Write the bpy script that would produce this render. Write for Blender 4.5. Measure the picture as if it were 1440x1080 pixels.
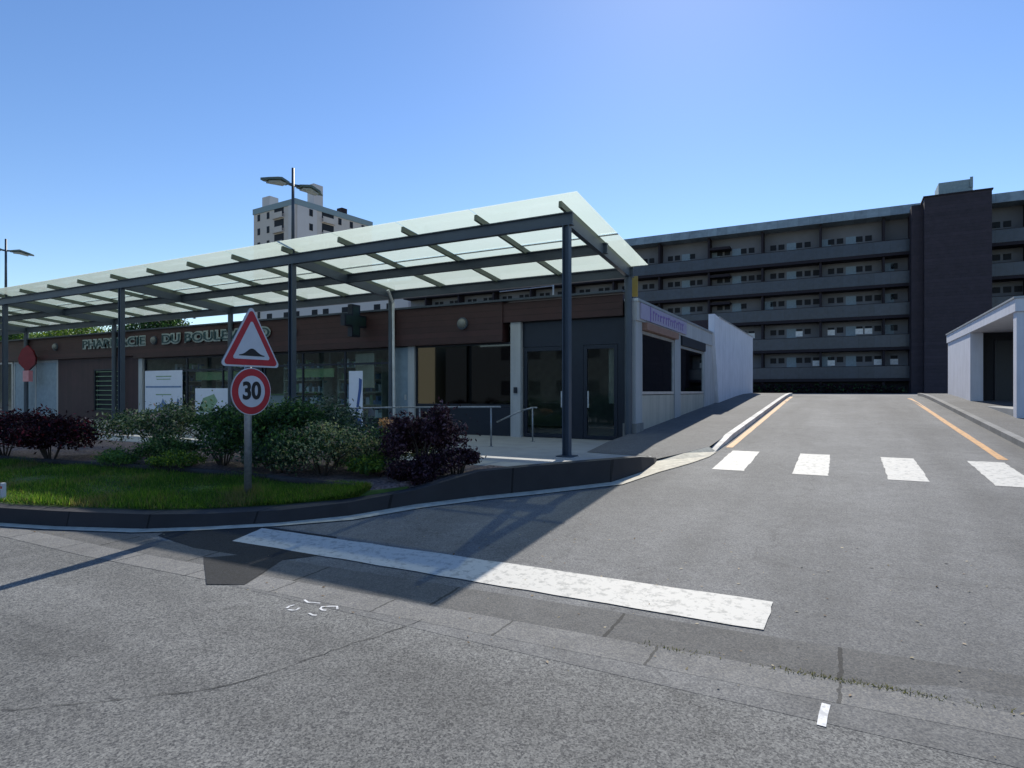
import bpy, bmesh, math, random
import numpy as np
R = math.radians
C = bpy.context.scene
for o in list(bpy.data.objects): bpy.data.objects.remove(o)

# ---------------------------------------------------------------- camera, sky, sun, exposure
YAW, HZ, SUN_AZ, SUN_EL = 28.5, 1.6, -12.5, 39.7     # world +y runs up the side road; azimuth is clockwise from +y
cam = bpy.data.objects.new('camera', bpy.data.cameras.new('camera'))
C.collection.objects.link(cam); C.camera = cam
cam.location = (0, 0, HZ); cam.rotation_euler = (R(90), 0, R(YAW))
cam.data.sensor_width = 36; cam.data.lens = 857/1440*36; cam.data.shift_y = 10/1440
cam.data.clip_start = .05; cam.data.clip_end = 3000
W = bpy.data.worlds.new('World'); C.world = W; W.use_nodes = True
nt = W.node_tree; bg = nt.nodes['Background']
sky = nt.nodes.new('ShaderNodeTexSky'); sky.sky_type = 'NISHITA'; sky.sun_disc = False
sky.sun_elevation = R(SUN_EL); sky.sun_rotation = R(SUN_AZ)
sky.air_density = 1.0; sky.dust_density = .08; sky.ozone_density = 2.2; sky.altitude = 0
hs = nt.nodes.new('ShaderNodeHueSaturation'); hs.inputs['Saturation'].default_value = 1.17; hs.inputs['Hue'].default_value = .507
nt.links.new(sky.outputs[0], hs.inputs['Color']); nt.links.new(hs.outputs[0], bg.inputs[0]); bg.inputs[1].default_value = .13
sl = bpy.data.lights.new('sun', 'SUN'); sl.energy = 4.6; sl.angle = R(.5); sl.color = (1, .945, .84)
so = bpy.data.objects.new('sun', sl); C.collection.objects.link(so)
so.rotation_euler = (R(90-SUN_EL), 0, R(180-SUN_AZ)); so.location = (0, 40, 60)
C.render.engine = 'CYCLES'
C.view_settings.view_transform = 'Standard'; C.view_settings.look = 'None'
C.view_settings.gamma = 1; C.view_settings.use_curve_mapping = False
C.view_settings.exposure = .25

# ---------------------------------------------------------------- materials
def mat(name, col, rough=.7, metal=0, var=.12, scale=6, bump=0, bscale=60, spec=.4, emit=None, ramp2=None, coat=0):
    m = bpy.data.materials.new(name); m.use_nodes = True
    n, l = m.node_tree.nodes, m.node_tree.links; p = n['Principled BSDF']
    tc = n.new('ShaderNodeTexCoord'); ns = n.new('ShaderNodeTexNoise')
    ns.inputs['Scale'].default_value = scale; ns.inputs['Detail'].default_value = 6
    l.new(tc.outputs['Object'], ns.inputs['Vector'])
    mx = n.new('ShaderNodeMix'); mx.data_type = 'RGBA'
    a = [max(0, c*(1-var)) for c in col]; b = list(ramp2) if ramp2 else [min(1, c*(1+var)) for c in col]
    mx.inputs['A'].default_value = (*a, 1); mx.inputs['B'].default_value = (*b, 1)
    cr = n.new('ShaderNodeMapRange'); cr.inputs[1].default_value = .3; cr.inputs[2].default_value = .7
    l.new(ns.outputs[0], cr.inputs[0]); l.new(cr.outputs[0], mx.inputs['Factor'])
    l.new(mx.outputs['Result'], p.inputs['Base Color'])
    p.inputs['Roughness'].default_value = rough; p.inputs['Metallic'].default_value = metal
    p.inputs['Specular IOR Level'].default_value = spec; p.inputs['Coat Weight'].default_value = coat
    if bump:
        nb = n.new('ShaderNodeTexNoise'); nb.inputs['Scale'].default_value = bscale; nb.inputs['Detail'].default_value = 4
        bp = n.new('ShaderNodeBump'); bp.inputs['Strength'].default_value = bump; bp.inputs['Distance'].default_value = .01
        l.new(tc.outputs['Object'], nb.inputs['Vector']); l.new(nb.outputs[0], bp.inputs['Height']); l.new(bp.outputs[0], p.inputs['Normal'])
    if emit: p.inputs['Emission Color'].default_value = (*emit[0], 1); p.inputs['Emission Strength'].default_value = emit[1]
    return m

def asphalt(name, dark, light, stain=.25, cracks=True, warm=(1, .99, .96), track=None):
    m = bpy.data.materials.new(name); m.use_nodes = True
    n, l = m.node_tree.nodes, m.node_tree.links; p = n['Principled BSDF']
    tc = n.new('ShaderNodeTexCoord')
    def noise(s, d=2, r=.6):
        q = n.new('ShaderNodeTexNoise'); q.inputs['Scale'].default_value = s; q.inputs['Detail'].default_value = d
        q.inputs['Roughness'].default_value = r; l.new(tc.outputs['Object'], q.inputs['Vector']); return q
    v = n.new('ShaderNodeTexVoronoi'); v.inputs['Scale'].default_value = 140; l.new(tc.outputs['Object'], v.inputs['Vector'])
    v2 = n.new('ShaderNodeTexVoronoi'); v2.inputs['Scale'].default_value = 85; l.new(tc.outputs['Object'], v2.inputs['Vector'])
    sep = n.new('ShaderNodeSeparateColor'); l.new(v.outputs['Color'], sep.inputs[0])
    sep2 = n.new('ShaderNodeSeparateColor'); l.new(v2.outputs['Color'], sep2.inputs[0])
    ad = n.new('ShaderNodeMath'); ad.operation = 'MULTIPLY_ADD'; ad.inputs[1].default_value = .5
    ml = n.new('ShaderNodeMath'); ml.operation = 'MULTIPLY'; ml.inputs[1].default_value = .5
    l.new(sep2.outputs[1], ml.inputs[0]); l.new(sep.outputs[0], ad.inputs[0]); l.new(ml.outputs[0], ad.inputs[2])
    mr = n.new('ShaderNodeMapRange'); mr.inputs[1].default_value = .15; mr.inputs[2].default_value = .9; l.new(ad.outputs[0], mr.inputs[0])
    mx = n.new('ShaderNodeMix'); mx.data_type = 'RGBA'
    mx.inputs['A'].default_value = (dark*.97, dark*.99, dark*1.03, 1); mx.inputs['B'].default_value = (light*warm[0], light*warm[1], light*warm[2], 1)
    l.new(mr.outputs[0], mx.inputs['Factor'])
    big = noise(.55, 5, .6); mb = n.new('ShaderNodeMapRange'); mb.inputs[1].default_value = .3; mb.inputs[2].default_value = .7
    mb.inputs[3].default_value = 1-stain; mb.inputs[4].default_value = 1+stain*.6; l.new(big.outputs[0], mb.inputs[0])
    mid = noise(5, 4, .7); mm = n.new('ShaderNodeMapRange'); mm.inputs[1].default_value = .3; mm.inputs[2].default_value = .7
    mm.inputs[3].default_value = .86; mm.inputs[4].default_value = 1.12; l.new(mid.outputs[0], mm.inputs[0])
    m1 = n.new('ShaderNodeMath'); m1.operation = 'MULTIPLY'; l.new(mb.outputs[0], m1.inputs[0]); l.new(mm.outputs[0], m1.inputs[1])
    last = m1.outputs[0]
    if track:
        mp = n.new('ShaderNodeMapping'); mp.inputs['Scale'].default_value = track; l.new(tc.outputs['Object'], mp.inputs[0])
        tn = n.new('ShaderNodeTexNoise'); tn.inputs['Scale'].default_value = 1; tn.inputs['Detail'].default_value = 3; l.new(mp.outputs[0], tn.inputs['Vector'])
        tm = n.new('ShaderNodeMapRange'); tm.inputs[1].default_value = .35; tm.inputs[2].default_value = .65; tm.inputs[3].default_value = .80; tm.inputs[4].default_value = 1.14; l.new(tn.outputs[0], tm.inputs[0])
        mt = n.new('ShaderNodeMath'); mt.operation = 'MULTIPLY'; l.new(last, mt.inputs[0]); l.new(tm.outputs[0], mt.inputs[1]); last = mt.outputs[0]
    if cracks:
        wv = n.new('ShaderNodeTexVoronoi'); wv.feature = 'DISTANCE_TO_EDGE'; wv.inputs['Scale'].default_value = .28
        dn = noise(1.6, 5, .65); dv = n.new('ShaderNodeVectorMath'); dv.operation = 'MULTIPLY_ADD'; dv.inputs[1].default_value = (.9, .9, 0)
        l.new(dn.outputs['Color'], dv.inputs[0]); l.new(tc.outputs['Object'], dv.inputs[2]); l.new(dv.outputs[0], wv.inputs['Vector'])
        mk = n.new('ShaderNodeMapRange'); mk.inputs[1].default_value = .0; mk.inputs[2].default_value = .0045
        mk.inputs[3].default_value = .72; mk.inputs[4].default_value = 1; l.new(wv.outputs['Distance'], mk.inputs[0])
        m2 = n.new('ShaderNodeMath'); m2.operation = 'MULTIPLY'; l.new(last, m2.inputs[0]); l.new(mk.outputs[0], m2.inputs[1]); last = m2.outputs[0]
    vm = n.new('ShaderNodeVectorMath'); vm.operation = 'SCALE'; l.new(mx.outputs['Result'], vm.inputs[0]); l.new(last, vm.inputs['Scale'])
    l.new(vm.outputs[0], p.inputs['Base Color'])
    p.inputs['Roughness'].default_value = .85; p.inputs['Specular IOR Level'].default_value = .35
    bp = n.new('ShaderNodeBump'); bp.inputs['Strength'].default_value = .6; bp.inputs['Distance'].default_value = .003
    l.new(ad.outputs[0], bp.inputs['Height']); l.new(bp.outputs[0], p.inputs['Normal'])
    return m

def streaked(name, col, rough=.8, amt=.22):
    m = mat(name, col, rough, var=.05, scale=2, bump=.15, bscale=90); n, l = m.node_tree.nodes, m.node_tree.links; p = n['Principled BSDF']
    src = p.inputs['Base Color'].links[0].from_socket; tc = n.new('ShaderNodeTexCoord')
    mp = n.new('ShaderNodeMapping'); mp.inputs['Scale'].default_value = (5, 5, .35); l.new(tc.outputs['Object'], mp.inputs[0])
    tn = n.new('ShaderNodeTexNoise'); tn.inputs['Scale'].default_value = 1; tn.inputs['Detail'].default_value = 7; tn.inputs['Roughness'].default_value = .7; l.new(mp.outputs[0], tn.inputs['Vector'])
    tm = n.new('ShaderNodeMapRange'); tm.inputs[1].default_value = .3; tm.inputs[2].default_value = .6; tm.inputs[3].default_value = 1-amt; tm.inputs[4].default_value = 1; l.new(tn.outputs[0], tm.inputs[0])
    vm = n.new('ShaderNodeVectorMath'); vm.operation = 'SCALE'; l.new(src, vm.inputs[0]); l.new(tm.outputs[0], vm.inputs['Scale']); l.new(vm.outputs[0], p.inputs['Base Color']); return m

def paint(name, col, wear=.5):
    m = bpy.data.materials.new(name); m.use_nodes = True
    n, l = m.node_tree.nodes, m.node_tree.links; p = n['Principled BSDF']
    tc = n.new('ShaderNodeTexCoord')
    a = n.new('ShaderNodeTexNoise'); a.inputs['Scale'].default_value = 38; a.inputs['Detail'].default_value = 5; a.inputs['Roughness'].default_value = .75
    b = n.new('ShaderNodeTexNoise'); b.inputs['Scale'].default_value = 14; b.inputs['Detail'].default_value = 4
    l.new(tc.outputs['Object'], a.inputs['Vector']); l.new(tc.outputs['Object'], b.inputs['Vector'])
    s = n.new('ShaderNodeMath'); s.operation = 'MULTIPLY'; l.new(a.outputs[0], s.inputs[0]); l.new(b.outputs[0], s.inputs[1])
    mr = n.new('ShaderNodeMapRange'); mr.inputs[1].default_value = .13+.07*wear; mr.inputs[2].default_value = .19+.1*wear; l.new(s.outputs[0], mr.inputs[0])
    mx = n.new('ShaderNodeMix'); mx.data_type = 'RGBA'
    mx.inputs['A'].default_value = (col[0]*.62, col[1]*.63, col[2]*.64, 1); mx.inputs['B'].default_value = (*col, 1)
    l.new(mr.outputs[0], mx.inputs['Factor']); l.new(mx.outputs['Result'], p.inputs['Base Color'])
    p.inputs['Roughness'].default_value = .7
    bp = n.new('ShaderNodeBump'); bp.inputs['Strength'].default_value = .5; bp.inputs['Distance'].default_value = .003
    l.new(a.outputs[0], bp.inputs['Height']); l.new(bp.outputs[0], p.inputs['Normal'])
    return m

def leafmat(name, col, tr=.35):
    m = bpy.data.materials.new(name); m.use_nodes = True
    n, l = m.node_tree.nodes, m.node_tree.links; p = n['Principled BSDF']
    p.inputs['Base Color'].default_value = (*col, 1); p.inputs['Roughness'].default_value = .55; p.inputs['Specular IOR Level'].default_value = .25
    t = n.new('ShaderNodeBsdfTranslucent'); t.inputs[0].default_value = (min(1, col[0]*1.5), min(1, col[1]*1.6), col[2], 1)
    x = n.new('ShaderNodeMixShader'); x.inputs[0].default_value = tr
    l.new(p.outputs[0], x.inputs[1]); l.new(t.outputs[0], x.inputs[2]); l.new(x.outputs[0], n['Material Output'].inputs[0])
    return m

def schlick(n, l, f0=.045):
    lw = n.new('ShaderNodeLayerWeight'); lw.inputs[0].default_value = .5
    pw = n.new('ShaderNodeMath'); pw.operation = 'POWER'; pw.inputs[1].default_value = 5; l.new(lw.outputs['Facing'], pw.inputs[0])
    q = n.new('ShaderNodeMath'); q.operation = 'MULTIPLY_ADD'; q.inputs[1].default_value = 1-f0; q.inputs[2].default_value = f0; l.new(pw.outputs[0], q.inputs[0]); return q
def glassmat(name, col, rough=.02, f0=.08):
    m = bpy.data.materials.new(name); m.use_nodes = True
    n, l = m.node_tree.nodes, m.node_tree.links
    g = n.new('ShaderNodeBsdfGlossy'); g.inputs['Roughness'].default_value = rough
    t = n.new('ShaderNodeBsdfTransparent'); t.inputs[0].default_value = (*col, 1)
    fr = schlick(n, l, f0)
    x = n.new('ShaderNodeMixShader'); l.new(fr.outputs[0], x.inputs[0]); l.new(t.outputs[0], x.inputs[1]); l.new(g.outputs[0], x.inputs[2])
    l.new(x.outputs[0], n['Material Output'].inputs[0]); n.remove(n['Principled BSDF'])
    return m

def frosted(name):
    m = bpy.data.materials.new(name); m.use_nodes = True
    n, l = m.node_tree.nodes, m.node_tree.links; n.remove(n['Principled BSDF'])
    tc = n.new('ShaderNodeTexCoord'); ns = n.new('ShaderNodeTexNoise'); ns.inputs['Scale'].default_value = 1.3; ns.inputs['Detail'].default_value = 6
    l.new(tc.outputs['Object'], ns.inputs['Vector'])
    mx = n.new('ShaderNodeMix'); mx.data_type = 'RGBA'; mx.inputs['A'].default_value = (.80, .88, .78, 1); mx.inputs['B'].default_value = (.90, .94, .87, 1)
    l.new(ns.outputs[0], mx.inputs['Factor'])
    t = n.new('ShaderNodeBsdfTranslucent'); l.new(mx.outputs['Result'], t.inputs[0])
    d = n.new('ShaderNodeBsdfDiffuse'); l.new(mx.outputs['Result'], d.inputs[0])
    a = n.new('ShaderNodeMixShader'); a.inputs[0].default_value = .12; l.new(t.outputs[0], a.inputs[1]); l.new(d.outputs[0], a.inputs[2])
    tr = n.new('ShaderNodeBsdfTransparent'); tr.inputs[0].default_value = (.82, .92, .84, 1)
    b = n.new('ShaderNodeMixShader'); b.inputs[0].default_value = .12; l.new(a.outputs[0], b.inputs[1]); l.new(tr.outputs[0], b.inputs[2])
    g = n.new('ShaderNodeBsdfGlossy'); g.inputs['Roughness'].default_value = .12
    fr = schlick(n, l, .03)
    c = n.new('ShaderNodeMixShader'); l.new(fr.outputs[0], c.inputs[0]); l.new(b.outputs[0], c.inputs[1]); l.new(g.outputs[0], c.inputs[2])
    l.new(c.outputs[0], n['Material Output'].inputs[0])
    return m

def cladding(name, col, step=.14, axis=0, rough=.6, groove=.35, gap=.06):
    """boards: thin dark joints repeating along an axis, each board a slightly different tone"""
    m = bpy.data.materials.new(name); m.use_nodes = True
    n, l = m.node_tree.nodes, m.node_tree.links; p = n['Principled BSDF']
    tc = n.new('ShaderNodeTexCoord'); sp = n.new('ShaderNodeSeparateXYZ'); l.new(tc.outputs['Object'], sp.inputs[0])
    dv = n.new('ShaderNodeMath'); dv.operation = 'DIVIDE'; dv.inputs[1].default_value = step; l.new(sp.outputs[axis], dv.inputs[0])
    fr = n.new('ShaderNodeMath'); fr.operation = 'FRACT'; l.new(dv.outputs[0], fr.inputs[0])
    fl = n.new('ShaderNodeMath'); fl.operation = 'FLOOR'; l.new(dv.outputs[0], fl.inputs[0])
    wn = n.new('ShaderNodeTexWhiteNoise'); wn.noise_dimensions = '1D'; l.new(fl.outputs[0], wn.inputs['W'])
    ns = n.new('ShaderNodeTexNoise'); ns.inputs['Scale'].default_value = 3; ns.inputs['Detail'].default_value = 6; l.new(tc.outputs['Object'], ns.inputs['Vector'])
    s = n.new('ShaderNodeMath'); s.operation = 'MULTIPLY_ADD'; s.inputs[1].default_value = .35; l.new(wn.outputs[0], s.inputs[0]); l.new(ns.outputs[0], s.inputs[2])
    gt = n.new('ShaderNodeMath'); gt.operation = 'GREATER_THAN'; gt.inputs[1].default_value = gap; l.new(fr.outputs[0], gt.inputs[0])
    g2 = n.new('ShaderNodeMapRange'); g2.inputs[3].default_value = groove; g2.inputs[4].default_value = 1; l.new(gt.outputs[0], g2.inputs[0])
    s2 = n.new('ShaderNodeMath'); s2.operation = 'MULTIPLY_ADD'; s2.inputs[1].default_value = .8; s2.inputs[2].default_value = .45; l.new(s.outputs[0], s2.inputs[0])
    s3 = n.new('ShaderNodeMath'); s3.operation = 'MULTIPLY'; l.new(s2.outputs[0], s3.inputs[0]); l.new(g2.outputs[0], s3.inputs[1])
    vm = n.new('ShaderNodeVectorMath'); vm.operation = 'SCALE'; vm.inputs[0].default_value = col; l.new(s3.outputs[0], vm.inputs['Scale'])
    l.new(vm.outputs[0], p.inputs['Base Color']); p.inputs['Roughness'].default_value = rough
    bp = n.new('ShaderNodeBump'); bp.inputs['Strength'].default_value = .6; bp.inputs['Distance'].default_value = .01
    l.new(gt.outputs[0], bp.inputs['Height']); l.new(bp.outputs[0], p.inputs['Normal'])
    return m

def blocks(name, col, lenx=1.0, rough=.85, joint=.4):
    """long concrete gutter stones with a joint every lenx metres along x"""
    m = asphalt(name, col*.62, col*1.3, .22, False, (1, .97, .88)); n, l = m.node_tree.nodes, m.node_tree.links; p = n['Principled BSDF']
    src = p.inputs['Base Color'].links[0].from_socket
    tc = n.new('ShaderNodeTexCoord'); sp = n.new('ShaderNodeSeparateXYZ'); l.new(tc.outputs['Object'], sp.inputs[0])
    nz = n.new('ShaderNodeTexNoise'); nz.inputs['Scale'].default_value = 9; l.new(tc.outputs['Object'], nz.inputs['Vector'])
    q = n.new('ShaderNodeMath'); q.operation = 'MULTIPLY_ADD'; q.inputs[1].default_value = .05; l.new(nz.outputs[0], q.inputs[0]); l.new(sp.outputs[0], q.inputs[2])
    dv = n.new('ShaderNodeMath'); dv.operation = 'DIVIDE'; dv.inputs[1].default_value = lenx; l.new(q.outputs[0], dv.inputs[0])
    fr = n.new('ShaderNodeMath'); fr.operation = 'FRACT'; l.new(dv.outputs[0], fr.inputs[0])
    gt = n.new('ShaderNodeMath'); gt.operation = 'GREATER_THAN'; gt.inputs[1].default_value = .018; l.new(fr.outputs[0], gt.inputs[0])
    g2 = n.new('ShaderNodeMapRange'); g2.inputs[3].default_value = joint; g2.inputs[4].default_value = 1; l.new(gt.outputs[0], g2.inputs[0])
    vm = n.new('ShaderNodeVectorMath'); vm.operation = 'SCALE'; l.new(src, vm.inputs[0]); l.new(g2.outputs[0], vm.inputs['Scale'])
    l.new(vm.outputs[0], p.inputs['Base Color'])
    return m

M = dict(
    road=asphalt('main_asphalt', .065, .262, .22, True, (1, .998, .93), (.12, 1.1, 1)), side=asphalt('side_asphalt', .10, .235, .18, True, (1, .99, .93), (1.0, .10, 1)),
    shadowcrack=asphalt('shadow_and_crack_dark', .010, .030, .15, False, (.9, 1, 1.15)), walk=asphalt('pavement_asphalt', .07, .19, .2, False),  # near-black bluish tone for the painted shadow, and for road cracks
    gutter=blocks('gutter_concrete', .20), gutter2=blocks('old_gutter_concrete', .13, 1.35, joint=.35),
    cream=mat('cream_concrete', (.56, .52, .42), .85, var=.2, scale=9, bump=.4, bscale=120),
    kerb=cladding('kerb_stone', (.2, .2, .195), 1.0, 1, .85, .3, .014), kerbw=cladding('pale_kerb', (.62, .60, .56), 1.0, 1, .8, .35, .014),
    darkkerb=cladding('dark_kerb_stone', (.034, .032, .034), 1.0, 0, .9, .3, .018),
    ground=mat('ground_mix', (.09, .10, .07), .95, var=.35, scale=.2), terr=mat('terrace_concrete', (.30, .31, .31), .75, var=.12, scale=2.5, bump=.2),
    soil=mat('bark_mulch', (.13, .085, .07), .95, var=.6, scale=26, bump=1, bscale=40, ramp2=(.27, .19, .17)),
    lawn=mat('lawn_soil', (.05, .09, .02), .95, var=.4, scale=5), log=mat('tarred_log', (.03, .026, .024), .8, var=.4, scale=14, bump=.6),
    white=paint('white_road_paint', (.56, .545, .495), .5), orange=paint('orange_road_paint', (.60, .30, .09), .75), mark=paint('survey_paint', (.7, .7, .7), .9),
    steel=mat('painted_steel', (.045, .062, .085), .45, var=.12, scale=3, spec=.5), edgeglass=glassmat('clear_green_glass', (.92, .97, .93), .05, .02), joint=mat('aluminium_joint', (.55, .56, .56), .4, metal=.4),
    rafter=mat('rafter_steel', (.09, .11, .085), .5), frost=frosted('frosted_glass'),
    galv=mat('galvanised', (.28, .30, .32), .45, metal=.6, var=.2, scale=20), red=mat('sign_red', (.42, .018, .03), .4), signw=mat('sign_white', (.55, .57, .62), .45, var=.04),
    black=mat('black_symbol', (.012, .012, .014), .5), back=mat('sign_back', (.2, .2, .2), .5),
    wood=cladding('brown_boards', (.040, .014, .014), .16, 2), woodv=cladding('brown_upright_boards', (.040, .018, .021), .12, 0),
    navy=mat('navy_panel', (.010, .015, .026), .4), sglass=glassmat('side_glass', (.3, .36, .4), .02, .2), glass=glassmat('shop_glass', (.84, .90, .88), .02, .06), dglass=glassmat('dark_glass', (.12, .15, .17)),
    pillar=streaked('grey_pillar', (.38, .40, .415), .6, .2), palegrey=streaked('pale_grey_render', (.44, .45, .46), .7, .2),
    creamp=streaked('cream_panel', (.45, .43, .37), .6, .25), alu=mat('aluminium', (.5, .52, .54), .35, metal=.5),
    whitewall=streaked('white_render', (.68, .69, .74), .85, .16), roof=mat('roof_felt', (.1, .1, .1), .9), inside=mat('interior_grey', (.2, .2, .19), .8),
    room=mat('room_wall', (.42, .44, .40), .8), teal=mat('teal_letter', (.02, .06, .07), .5), letter=mat('white_letter_edge', (.27, .32, .31), .5),
    greenboard=mat('green_board', (.30, .42, .22), .5), crossface=mat('cross_face', (.012, .03, .03), .5), blue=mat('banner_blue', (.04, .09, .28), .5), poster=mat('poster_white', (.62, .66, .76), .5, var=.03), posterg=mat('poster_green', (.2, .32, .2), .5), posterb=mat('poster_blue', (.12, .2, .36), .5),
    doorblue=mat('pale_blue_door', (.20, .27, .33), .5), redsign=mat('red_tobacco_sign', (.16, .015, .02), .4), pink=mat('pink_sign', (.5, .2, .24), .4),
    lav=mat('lavender_board', (.36, .33, .45), .5, var=.08), purple=mat('purple_letters', (.20, .12, .36), .5), copper=mat('copper_awning', (.26, .15, .11), .6), yellow=mat('ochre_sign', (.35, .24, .05), .5),
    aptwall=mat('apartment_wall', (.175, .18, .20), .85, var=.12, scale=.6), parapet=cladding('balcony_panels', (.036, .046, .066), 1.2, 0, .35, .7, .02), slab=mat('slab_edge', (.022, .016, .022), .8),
    fascia=cladding('zinc_roof_band', (.25, .30, .32), .9, 0, .5, .85), tower=cladding('tower_cladding', (.034, .024, .034), .28, 2, .7, .75), win=mat('dark_window', (.010, .012, .018), .5, spec=.2),
    daywin=mat('painted_daylight', (.85, .87, .9), .6), dark=mat('dark_recess', (.012, .014, .02), .7),
    flatwall=mat('pale_block_wall', (.60, .53, .48), .85, var=.06, scale=.4), flatpil=mat('pale_block_panel', (.62, .57, .55), .85, var=.04, scale=.4), zinc=mat('zinc_parapet', (.24, .31, .33), .6),
    greyrender=mat('grey_render', (.045, .055, .065), .85), oppo=mat('cream_render', (.5, .45, .30), .85, var=.05), bark=mat('bark', (.07, .055, .045), .95, var=.3, bump=.6),
    lampglass=mat('lamp_glass', (.16, .17, .16), .3), lamphead=mat('lamp_head', (.10, .13, .11), .45), lampunder=mat('lamp_diffuser', (.45, .45, .42), .4), ochreball=mat('terracotta', (.36, .19, .13), .8), goods=mat('goods', (.35, .3, .25), .6, var=.8, scale=9, ramp2=(.15, .25, .3)),
)

# ---------------------------------------------------------------- helpers
def tag(o, label=None, cat=None, group=None, kind=None):
    if label: o['label'] = label
    if cat: o['category'] = cat
    if group: o['group'] = group
    if kind: o['kind'] = kind
    return o
def empty(name, loc=(0, 0, 0), label=None, cat=None, group=None, rz=0):
    o = bpy.data.objects.new(name, None); o.empty_display_size = .2; C.collection.objects.link(o)
    o.location = loc; o.rotation_euler.z = rz; return tag(o, label, cat, group)
def link(name, me, parent=None, smooth=False):
    o = bpy.data.objects.new(name, me); C.collection.objects.link(o); o.parent = parent
    if smooth:
        for p in me.polygons: p.use_smooth = True
    return o
class MB:
    """collects shapes and links them as ONE mesh object"""
    def __init__(s): s.v, s.f, s.mi, s.ms = [], [], [], []
    def _m(s, m):
        m = M[m] if isinstance(m, str) else m
        if m not in s.ms: s.ms.append(m)
        return s.ms.index(m)
    def poly(s, pts, fs, m):
        k = len(s.v); s.v += [tuple(p) for p in pts]
        for f in fs: s.f.append([k+i for i in f]); s.mi.append(s._m(m))
        return s
    def box(s, x0, x1, y0, y1, z0, z1, m):
        p = [(x0, y0, z0), (x1, y0, z0), (x1, y1, z0), (x0, y1, z0), (x0, y0, z1), (x1, y0, z1), (x1, y1, z1), (x0, y1, z1)]
        return s.poly(p, [(3, 2, 1, 0), (4, 5, 6, 7), (0, 1, 5, 4), (1, 2, 6, 5), (2, 3, 7, 6), (3, 0, 4, 7)], m)
    def bar(s, a, b, w, h, m, up=(0, 0, 1)):
        a, b, up = np.array(a, float), np.array(b, float), np.array(up, float)
        d = b-a; d /= np.linalg.norm(d); x = np.cross(d, up); x /= np.linalg.norm(x); u = np.cross(x, d)
        c = [-x*w/2-u*h/2, x*w/2-u*h/2, x*w/2+u*h/2, -x*w/2+u*h/2]
        return s.poly([a+q for q in c]+[b+q for q in c], [(0, 1, 2, 3), (7, 6, 5, 4), (0, 4, 5, 1), (1, 5, 6, 2), (2, 6, 7, 3), (3, 7, 4, 0)], m)
    def tube(s, a, b, r, m, r2=None, n=12, up=None):
        a, b = np.array(a, float), np.array(b, float); d = b-a; d /= np.linalg.norm(d)
        up = np.array([0, 0, 1.]) if abs(d[2]) < .9 else np.array([1., 0, 0])
        x = np.cross(d, up); x /= np.linalg.norm(x); y = np.cross(d, x); r2 = r if r2 is None else r2
        P = [a+r*(x*math.cos(t)+y*math.sin(t)) for t in np.arange(n)*2*math.pi/n]+[b+r2*(x*math.cos(t)+y*math.sin(t)) for t in np.arange(n)*2*math.pi/n]
        return s.poly(P, [(i, (i+1) % n, n+(i+1) % n, n+i) for i in range(n)]+[tuple(range(n))[::-1], tuple(range(n, 2*n))], m)
    def path(s, pts, r, m, n=8):
        for i in range(len(pts)-1): s.tube(pts[i], pts[i+1], r, m, n=n)
        return s
    def prism(s, outline, a, b, m):
        """outline in (x,z), extruded from y=a to y=b"""
        n = len(outline); P = [(x, a, z) for x, z in outline]+[(x, b, z) for x, z in outline]
        return s.poly(P, [tuple(range(n)), tuple(range(2*n-1, n-1, -1))]+[(i, n+i, n+(i+1) % n, (i+1) % n) for i in range(n)], m)
    def build(s, name, parent=None, smooth=False, bevel=0):
        me = bpy.data.meshes.new(name); me.from_pydata(s.v, [], s.f)
        for m in s.ms: me.materials.append(m)
        me.polygons.foreach_set('material_index', s.mi)
        bm = bmesh.new(); bm.from_mesh(me); bmesh.ops.recalc_face_normals(bm, faces=bm.faces)
        if bevel: bmesh.ops.bevel(bm, geom=list(bm.edges), offset=bevel, segments=1, affect='EDGES')
        bm.to_mesh(me); bm.free(); me.update()
        return link(name, me, parent, smooth)
def copy_tree(o, parent=None):
    c = o.copy(); C.collection.objects.link(c); c.parent = parent
    for ch in [x for x in bpy.data.objects if x.parent == o]: copy_tree(ch, c)
    return c
def text(name, body, m, size, loc, rot, parent=None, ext=.01, off=0., align='CENTER', sx=1, sp=1):
    cu = bpy.data.curves.new(name, 'FONT'); cu.body = body; cu.size = size; cu.extrude = ext; cu.offset = off
    cu.align_x = align; cu.align_y = 'CENTER'; cu.space_character = sp; cu.fill_mode = 'BOTH'
    t = bpy.data.objects.new('tmp', cu); C.collection.objects.link(t)
    dg = bpy.context.evaluated_depsgraph_get(); me = bpy.data.meshes.new_from_object(t.evaluated_get(dg))
    bpy.data.objects.remove(t); me.materials.clear(); me.materials.append(M[m]); me.name = name
    o = link(name, me, parent); o.location = loc; o.rotation_euler = rot; o.scale = (sx, 1, 1); return o
S, Y0 = .0535, 3.8
PROF = [(3.8, 0), (26, .0535*22.2), (28, 1.285), (30, 1.365), (32, 1.395), (34, 1.4), (400, 1.4)]
def ramp(y):
    if y <= 3.8: return 0.
    return float(np.interp(y, [p[0] for p in PROF], [p[1] for p in PROF]))
def strip(name, A, B, m, parent=None, kind='structure'):
    """ribbon between two 3-D polylines"""
    n = len(A); mb = MB(); mb.poly(list(A)+list(B), [(i, i+1, n+i+1, n+i) for i in range(n-1)], m)
    o = mb.build(name, parent); 
    if kind: o['kind'] = kind
    return o

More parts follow.
